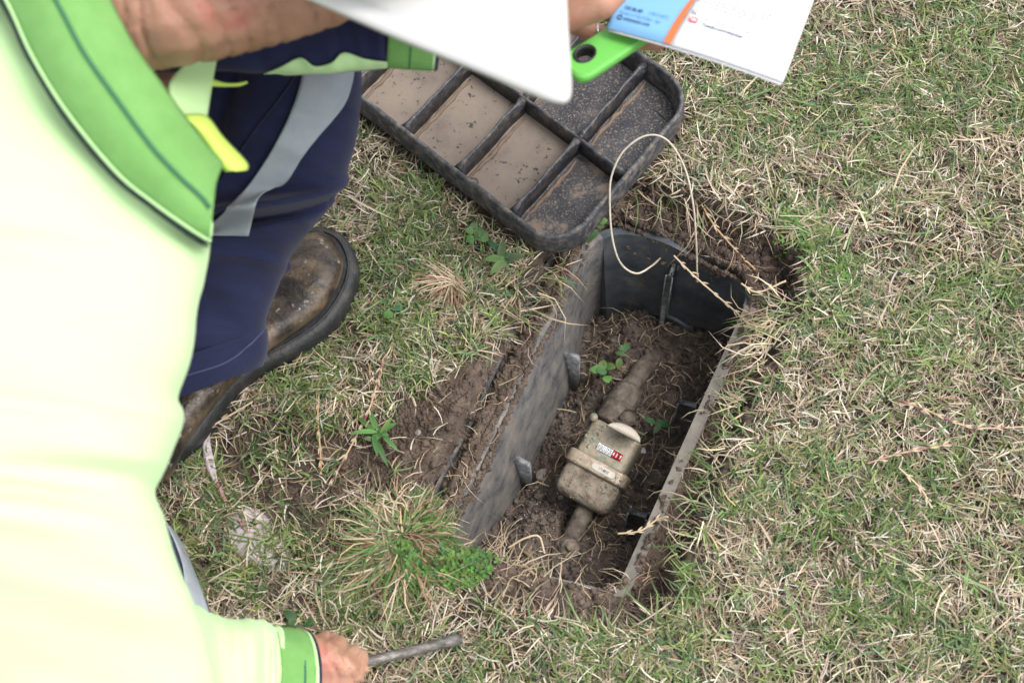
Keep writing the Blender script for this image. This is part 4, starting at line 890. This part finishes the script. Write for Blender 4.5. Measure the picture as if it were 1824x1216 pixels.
# right knee
knee = loft('trouser_leg', [(-260, 800, 60, 700, .20, .10), (40, 880, 240, 850, .15, .085), (90, 930, 292, 925, .12, .075), (110, 980, 322, 975, .105, .07), (130, 1030, 347, 1030, .10, .07), (150, 1085, 372, 1085, .095, .068), (120, 1160, 370, 1160, .09, .066), (20, 1260, 300, 1270, .085, .06)], NAVY, person, n=60, m=60, fold=.008, fs=5, seed=91)
knee['label'] = 'navy right knee showing between shirt and sleeve'
patch('reflective_stripe', [(297, 935), (312, 968), (324, 1005), (330, 1045), (336, 1090)], [(304, 938), (326, 972), (342, 1010), (356, 1045), (372, 1090)], REFL, knee, trees=[bvh(knee)], off=.003, n=40, m=8, th=.0012)
# left sleeve and cuff
lsl = loft('sleeve', [(180, -140, 170, 140, .475, .05), (320, -120, 330, 128, .475, .05), (440, -95, 470, 131, .47, .048), (560, -80, 575, 129, .468, .046), (640, -70, 640, 124, .466, .045), (700, -60, 690, 119, .465, .044)], NAVY, person, n=60, m=50, fold=.008, fs=6, seed=95); lsl['label'] = 'navy left sleeve across the knee'
lc = loft('cuff', [(700, -62, 688, 121, .465, .046), (730, -58, 714, 124, .464, .046), (760, -54, 745, 126, .463, .0455), (786, -50, 770, 127, .462, .045)], GRN, person, n=14, m=50); lc['label'] = 'green knit cuff of the left sleeve'
loft('cuff_edge', [(785, -50, 769, 127, .462, .0458), (792, -49, 776, 126, .461, .0455)], SHIRT, lc, n=4, m=50)
loft('cuff_edge', [(790, -50, 774, 129, .4615, .0450), (797, -47, 780, 124, .461, .0440)], NAVYD, lc, n=4, m=50)
loft('cuff_stitch', [(742, -57, 727, 125, .4635, .0466), (745, -57, 730, 125, .4635, .0466)], GRND, lc, n=4, m=50)
tA = bvh(lsl)
patch('yellow_stripe', [(470, 131), (500, 119), (535, 103), (560, 118), (590, 112), (612, 94), (650, 105), (690, 111)], [(470, 133), (500, 133), (535, 132), (560, 131), (590, 130), (620, 127), (650, 124), (690, 120)], SHIRT, lsl, trees=[tA], off=.003, n=50, m=8, th=.001)
# collar
tN = [tS, bvh(body)]
ci_ = [(120, -160, .66), (160, -80, .66), (198, 0, .655), (240, 80, .645), (290, 150, .63), (335, 212, .61), (370, 258, .595), (397, 290, .58), (388, 302, .578)]
co_ = [(-150, -230, .67), (-80, -120, .67), (0, 0, .66), (50, 105, .65), (112, 205, .635), (200, 312, .615), (268, 368, .595), (330, 412, .578), (372, 438, .565)]
collar = patch('collar', ci_, co_, GRN, person, trees=[tS], off=.004, n=90, m=26, th=.002, bulge=.016); collar['label'] = 'green knit shirt collar with dark stitching'
tC = bvh(collar)
off2 = lambda L_, dx, dy: [(p[0] + dx, p[1] + dy) for p in L_]
patch('collar_piping', off2(co_, 2, -2), off2(co_, -1, 3), NAVYD, collar, trees=[tC, tS], off=.003, n=90, m=4, th=.001)
patch('collar_trim', off2(co_, 9, -7), off2(co_, 6, -5), SHIRT, collar, trees=[tC], off=.0025, n=90, m=4, th=.001)
mid_ = [(ci_[i][0] * .5 + co_[i][0] * .5 + (-8, -4, 0, 4, 8, 4, 0, -4, -6)[i], ci_[i][1] * .5 + co_[i][1] * .5) for i in range(9)]
patch('collar_stitching', off2(mid_, 3, -2), off2(mid_, -3, 3), GRND, collar, trees=[tC], off=.0018, n=90, m=3, th=.0008)
patch('collar_end', [(366, 340, .56), (372, 370, .56), (379, 402, .555), (372, 440, .55)], [(352, 352, .56), (340, 378, .56), (336, 402, .558), (366, 436, .55)], SHIRT, collar, n=16, m=8)
patch('placket', [(385, 102, .53), (380, 130, .53), (374, 165, .53), (366, 212, .53)], [(345, 108, .545), (318, 125, .55), (300, 160, .555), (325, 215, .55)], SHIRT, person, n=20, m=10, th=.002)
patch('placket_point', [(372, 138, .532), (400, 148, .53), (425, 148, .53), (440, 145, .53)], [(371, 152, .532), (400, 153, .53), (425, 152, .53), (440, 147, .53)], YEL, person, n=14, m=5)
patch('inner_collar', [(330, 203, .56), (368, 206, .55), (400, 245, .54), (440, 288, .53), (442, 303, .53)], [(345, 225, .56), (362, 250, .555), (380, 275, .55), (393, 295, .545), (400, 306, .54)], YEL, collar, n=30, m=10, th=.0025, bulge=.008)
# boots
def boot(pts_out, label, parent, flip=1):
    """pts_out: stations (left px, right px, z mid, half depth)"""
up_ = loft('boot', [(205, 800, 300, 860, .06, .045), (232, 760, 322, 812, .07, .055), (270, 710, 348, 767, .075, .06), (315, 655, 394, 709, .075, .058), (362, 600, 454, 646, .068, .050), (412, 545, 519, 596, .060, .045), (458, 495, 576, 551, .054, .042), (500, 452, 603, 506, .050, .040), (532, 424, 611, 468, .047, .037), (556, 413, 600, 440, .044, .030), (574, 412, 592, 424, .040, .018)], LEATH, person, n=70, m=60, fold=.0035, fs=12, seed=101, power=.8)
up_['label'] = 'scuffed brown leather left boot with a rounded toe'
sole_pts = [(205, 832), (262, 850), (318, 808), (345, 790), (372, 755), (400, 712), (440, 672), (480, 648), (530, 622), (585, 582), (622, 530), (637, 480), (628, 440), (605, 412), (570, 402), (530, 412), (480, 460), (420, 520), (340, 610), (250, 720), (205, 780)]
def sole_loop(z, sh, dz=0):
    C = cr([(*P(a, b, .035).to_2d(),) for a, b in sole_pts] + [(*P(*sole_pts[0], .035).to_2d(),)], 90)[:-1]; c0 = C.mean(0); out = []
    for i, q in enumerate(C):
        t = C[(i + 1) % 89] - C[i - 1]; nn = np.array([-t[1], t[0]]) / np.linalg.norm(t); q = q + nn * sh * (-1 if np.dot(nn, c0 - q) > 0 and False else 1) ; out.append((q[0], q[1], z))
    return out
C0 = np.array(sole_loop(0, 0))[:, :2]; area = sum(C0[i - 1][0] * C0[i][1] - C0[i][0] * C0[i - 1][1] for i in range(89)); sg = 1 if area > 0 else -1
lv_ = [(.000, -.006), (.006, -.001), (.012, .0), (.014, -.002), (.018, .0005), (.030, .000), (.036, -.002), (.039, -.006), (.040, -.012)]
v = []
for z, sh in lv_: v += sole_loop(z, -sh * sg)
f = [(i * 89 + k, i * 89 + (k + 1) % 89, (i + 1) * 89 + (k + 1) % 89, (i + 1) * 89 + k) for i in range(len(lv_) - 1) for k in range(89)] + [tuple(range(89))[::-1], tuple(range(8 * 89, 9 * 89))]
sole = pyd('sole', v, f, RUB, up_)
tube('welt', [Vector(q) for q in sole_loop(.0405, .0100 * sg)] , .0016, RUB, up_, n=6)
rb = loft('boot', [(-150, 1180, -60, 1240, .06, .05), (-60, 1230, 10, 1300, .05, .045), (40, 1290, 90, 1350, .04, .035)], LEATH, person, n=20, m=30, power=.8); rb['label'] = 'right boot hidden behind the sleeve'
# hard hat
hz0 = .665
hp_ = [(440, -50), (560, 0), (700, 62), (840, 119), (940, 161), (985, 178), (1010, 178), (1018, 158), (1016, 110), (1010, 0), (1005, -180), (1000, -330), (960, -470), (820, -560), (640, -560), (480, -480), (400, -350), (380, -180)]
C = cr(hp_ + [hp_[0]], 120)[:-1]; base = [P(a, b, hz0 + .02 * (1 - (a - 380) / 640) - .0) for a, b in C]; hcen = P(690, -230, hz0 + .02); N = len(base)
rings = []; hat_n = Vector((0, 0, 1))
for s, dz in ((1.0, -.004), (1.0, 0), (.97, .003), (.90, .006)): rings.append([hcen + (b - hcen) * s + Z_ * dz for b in base])
dr = .118
dome = []
for j in range(9):
    a = j / 8 * math.pi / 2 * .98; rr = dr * math.cos(a); row = []
    for k in range(N):
        d = (base[k] - hcen); d.z = 0; d.normalize(); row.append(hcen + Vector((d.x * rr * 1.12, d.y * rr, .012 + .10 * math.sin(a))))
    dome.append(row)
lower = [[hcen + (b - hcen) * .9 - Z_ * .0 for b in base]]
v = []; 
for r_ in rings + dome: v += r_
f = [(i * N + k, i * N + (k + 1) % N, (i + 1) * N + (k + 1) % N, (i + 1) * N + k) for i in range(len(rings + dome) - 1) for k in range(N)] + [tuple(range((len(rings + dome) - 1) * N, len(rings + dome) * N))]
bm = bmesh.new(); V = [bm.verts.new(p) for p in v]
for q in f: bm.faces.new([V[i] for i in q])
solid(bm, .003); hat = bmo('hard_hat', bm, HAT, person); hat['label'] = 'white hard hat with a broad rounded peak'
# ------------------------------------------------------------------ things held
bar_ = empty('steel_bar', P(740, 1156, .04), 'dull grey steel rod held in the right hand, its flattened tip on the grass', 'steel rod')
tube('shaft', [P(560, 1198, .088), P(650, 1178, .066), P(720, 1162, .05), P(790, 1144, .032)], .0054, STEEL, bar_, n=14, res=14)
bm = bmesh.new(); a = P(786, 1145, .033); b = P(822, 1136, .024); d = (b - a).normalized(); s = d.cross(Z_).normalized(); u = s.cross(d)
R0 = [bm.verts.new(a + s * .0054 * math.cos(t) + u * .0054 * math.sin(t)) for t in np.linspace(0, 6.283, 13)[:-1]]; R1 = [bm.verts.new(a + (b - a) * .55 + s * .0068 * math.cos(t) + u * .0045 * math.sin(t)) for t in np.linspace(0, 6.283, 13)[:-1]]; R2 = [bm.verts.new(b + s * .0055 * math.cos(t) + u * .0014 * math.sin(t)) for t in np.linspace(0, 6.283, 13)[:-1]]
for A_, B_ in ((R0, R1), (R1, R2)):
    for k in range(12): bm.faces.new((A_[k], A_[(k + 1) % 12], B_[(k + 1) % 12], B_[k]))
bm.faces.new(R0[::-1]); bm.faces.new(R2); bmo('flattened_tip', bm, STEEL, bar_)
# lime handle
HZ = .425
th_ = empty('tool_handle', P(1040, 110, HZ), 'lime green plastic tool handle with a black hanging hole, held under the leaflet', 'tool handle')
hx = (P(1155, 46, HZ) - P(1042, 118, HZ)); hl_ = hx.length; hx.normalize(); hy = Vector((-hx.y, hx.x, 0)); h0 = P(1040, 112, HZ)
hwid = .0172
def hshape(inset, z):
    out = []
    for k in range(17): a = math.pi / 2 + math.pi * k / 16; ca, sa = math.cos(a), math.sin(a); out.append(h0 + hx * ((hwid - inset) * math.copysign(abs(ca) ** .7, ca)) + hy * ((hwid - inset) * math.copysign(abs(sa) ** .7, sa)) + Z_ * z)
    out.append(h0 + hx * .16 - hy * (hwid * .85 - inset) + Z_ * z); out.append(h0 + hx * .16 + hy * (hwid * .85 - inset) + Z_ * z); return out
hole_c = h0 + hx * .004 + hy * .004
def hole(r, z): return [hole_c + hx * (r * 1.12 * math.cos(-2 * math.pi * k / 24 + .3)) + hy * (r * .9 * math.sin(-2 * math.pi * k / 24 + .3)) + Z_ * z for k in range(24)]
bm = bmesh.new(); prof = [(0.004, -.007), (.001, -.005), (0, 0), (.0008, .003), (.003, .005)]; rg = [[bm.verts.new(p) for p in hshape(i_, z)] for i_, z in prof]
for A_, B_ in zip(rg[:-1], rg[1:]):
    for k in range(19): bm.faces.new((A_[k], A_[(k + 1) % 19], B_[(k + 1) % 19], B_[k]))
ho = [bm.verts.new(p) for p in hole(.0094, .005)]; hb = [bm.verts.new(p) for p in hole(.0094, -.007)]
for k in range(24): bm.faces.new((ho[k], ho[(k + 1) % 24], hb[(k + 1) % 24], hb[k]))
for loopA, loopB in ((rg[-1], ho), (rg[0], hb)):
    es = [bm.edges.get((loopA[k], loopA[(k + 1) % 19])) for k in range(19)] + [bm.edges.get((loopB[k], loopB[(k + 1) % 24])) for k in range(24)]
    bmesh.ops.triangle_fill(bm, edges=es, use_beauty=True)
o = bmo('grip', bm, PLIME, th_, False)
v = []
for r_, z in ((.0100, .0062), (.0088, .0066), (.0070, .0045), (.0060, -.006), (.0094, -.007)): v += hole(r_, z)
pyd('hole_liner', v, [(i * 24 + k, i * 24 + (k + 1) % 24, ((i + 1) % 5) * 24 + (k + 1) % 24, ((i + 1) % 5) * 24 + k) for i in range(5) for k in range(24)], BLK, th_)
# ring on the finger
rc = P(1061, 62, .405); rd = (P(1120, 70, .400) - rc).normalized(); a_ = rd.orthogonal().normalized(); b_ = rd.cross(a_)
rg_ = tube('finger_ring', [rc + (a_ * math.cos(t) + b_ * math.sin(t)) * .0105 for t in np.linspace(0, 6.283, 25)], .0016, SILV, None, n=8); tag(rg_, 'silver ring on the left hand beside the green handle', 'ring')
# leaflet
BZ = .442
bo = P(1080, 50, BZ); bx = (P(1395, 147, BZ) - bo); bl = bx.length; bx.normalize(); by = Vector((-bx.y, bx.x, 0)); by = (P(1450, 0, BZ) - P(1395, 147, BZ)).normalized(); 
lf = empty('leaflet', bo, 'folded leaflet with a blue panel and a white page, held in the left hand', 'leaflet')
HT = .14
def page(name, pts, z, M, th=.0006):
    bm = bmesh.new(); nx_, ny_ = 16, 10; (a, b, c, d_) = pts; G = []
    for j in range(ny_ + 1):
        for i in range(nx_ + 1):
            s, t = i / nx_, j / ny_; q = (np.array(a) * (1 - s) + np.array(b) * s) * (1 - t) + (np.array(d_) * (1 - s) + np.array(c) * s) * t
            G.append(bm.verts.new(bo + bx * q[0] + by * q[1] + Z_ * (z + .004 * math.sin(q[0] / bl * 3.1) * (q[0] > 0))))
    for j in range(ny_):
        for i in range(nx_): k = j * (nx_ + 1) + i; bm.faces.new((G[k], G[k + 1], G[k + nx_ + 2], G[k + nx_ + 1]))
    solid(bm, th); return bmo(name, bm, M, lf)
sx = (P(1190, 80, BZ) - bo).dot(bx)
page('blue_panel', ((0, 0), (sx, 0), (sx + .020, HT), (.0, HT)), 0, PAPB)
page('white_page', ((sx + .0005, 0), (bl, 0), (bl, HT), (sx + .020, HT)), .0002, PAPW)
page('back_page', ((.002, -.0012), (bl - .001, -.0022), (bl - .001, HT), (.002, HT)), -.002, PAPW)
v = []; 
for k in range(20):
    t = k / 19; x1 = sx - .0035 + .0 * t + .018 * t; v += [bo + bx * (sx - .0038 + .003 * t + .010 * t * t) + by * (HT * t * .5) + Z_ * (.0042 * math.sin((sx) / bl * 3.1) + .0012), bo + bx * (sx + .0028 + .002 * t + .006 * t * t) + by * (HT * t * .5) + Z_ * (.0042 * math.sin(sx / bl * 3.1) + .0014)]
pyd('orange_curve', v, [(2 * k, 2 * k + 1, 2 * k + 3, 2 * k + 2) for k in range(19)], PAPO, lf)
def pz(q):
    pr = Vector((-bx.y, bx.x, 0)); y = (q - bo).dot(pr) / by.dot(pr); x = (q - bo).dot(bx) - y * by.dot(bx); return BZ + .0014 + .004 * math.sin(max(0, x) / bl * 3.1)
def tx(name, s_, px, py, size, M, bold=0, sq=1.0, fit=0):
    q = P(px, py, BZ); o_ = Vector((q.x, q.y, pz(q))); ey = Vector((-bx.y, bx.x, 0)); t = text_mesh(name, s_, size, M, lf, o_, bx, ey, Z_, 'LEFT', bold, sq)
    if fit:
        xs_ = [(v_.co - o_).dot(bx) for v_ in t.data.vertices]; k_ = fit * .00043 / max(xs_)
        for v_ in t.data.vertices: v_.co = v_.co + bx * ((v_.co - o_).dot(bx) * (k_ - 1))
    for v_ in t.data.vertices: v_.co.z = pz(v_.co) + (.0003 if name == 'logo_word' else 0)
tx('phone_line', '1300 086 489', 1112, 15, .0048, INKB, .00012, fit=40); tx('phone_line', '(1300 0 UNITY)', 1156, 27, .0046, INKM, fit=42)
tx('hours_line', 'Monday to Friday 8.30am - 5pm', 1104, 23, .0046, INKM, fit=88); tx('web_line', 'unitywater.com', 1111, 35, .0050, INKB, .00012, fit=56)
q = P(1104, 33, BZ); x = (q - bo).dot(bx); c_ = Vector((q.x, q.y, pz(q))); tube('web_icon', [c_ + Vector((math.cos(t), math.sin(t), 0)) * .0021 for t in np.linspace(0, 6.283, 16)], .0005, INKB, lf, n=5)
tx('logo_word', 'You', 1231, 28, .0056, INKN, .0001, fit=11); 
q = P(1234, 42, BZ); x = (q - bo).dot(bx); c_ = Vector((q.x, q.y, pz(q))); ey = Vector((-bx.y, bx.x, 0)); v = []
for k in range(24): a = 2 * math.pi * k / 24; ca, sa = math.cos(a), math.sin(a); v.append(c_ + bx * (.0040 * math.copysign(abs(ca) ** .4, ca)) + ey * (.0027 * math.copysign(abs(sa) ** .4, sa)))
pyd('logo_badge', v, [tuple(range(24))], REDL, lf, False); tx('logo_word', 'Tube', 1228, 40, .0044, WHT, .0001, fit=14)
tx('web_line', 'Youtube.com/Unitywater', 1250, 50, .0048, INKN, .00008, fit=87)
for (px, py, L_) in ((1245, -5, 190), (1240, 6, 150), (1262, 20, 95), (1252, 40, 160), (1255, 5, 160)):
    d = (P(1395, 147, BZ) - P(1080, 50, BZ)).normalized(); v = []; k = 0; x0 = 0
    while x0 < L_ / 2400:
        wl = random.uniform(.0016, .0048); q = P(px, py, BZ); z_ = pz(q + bx * x0); b0 = Vector((q.x, q.y, z_)) + bx * x0
        v += [b0, b0 + bx * wl, b0 + bx * wl + ey * .0009, b0 + ey * .0009]; x0 += wl + .0009; k += 1
    pyd('faint_text_line', v, [(4 * i, 4 * i + 1, 4 * i + 2, 4 * i + 3) for i in range(k)], INKG, lf, False)
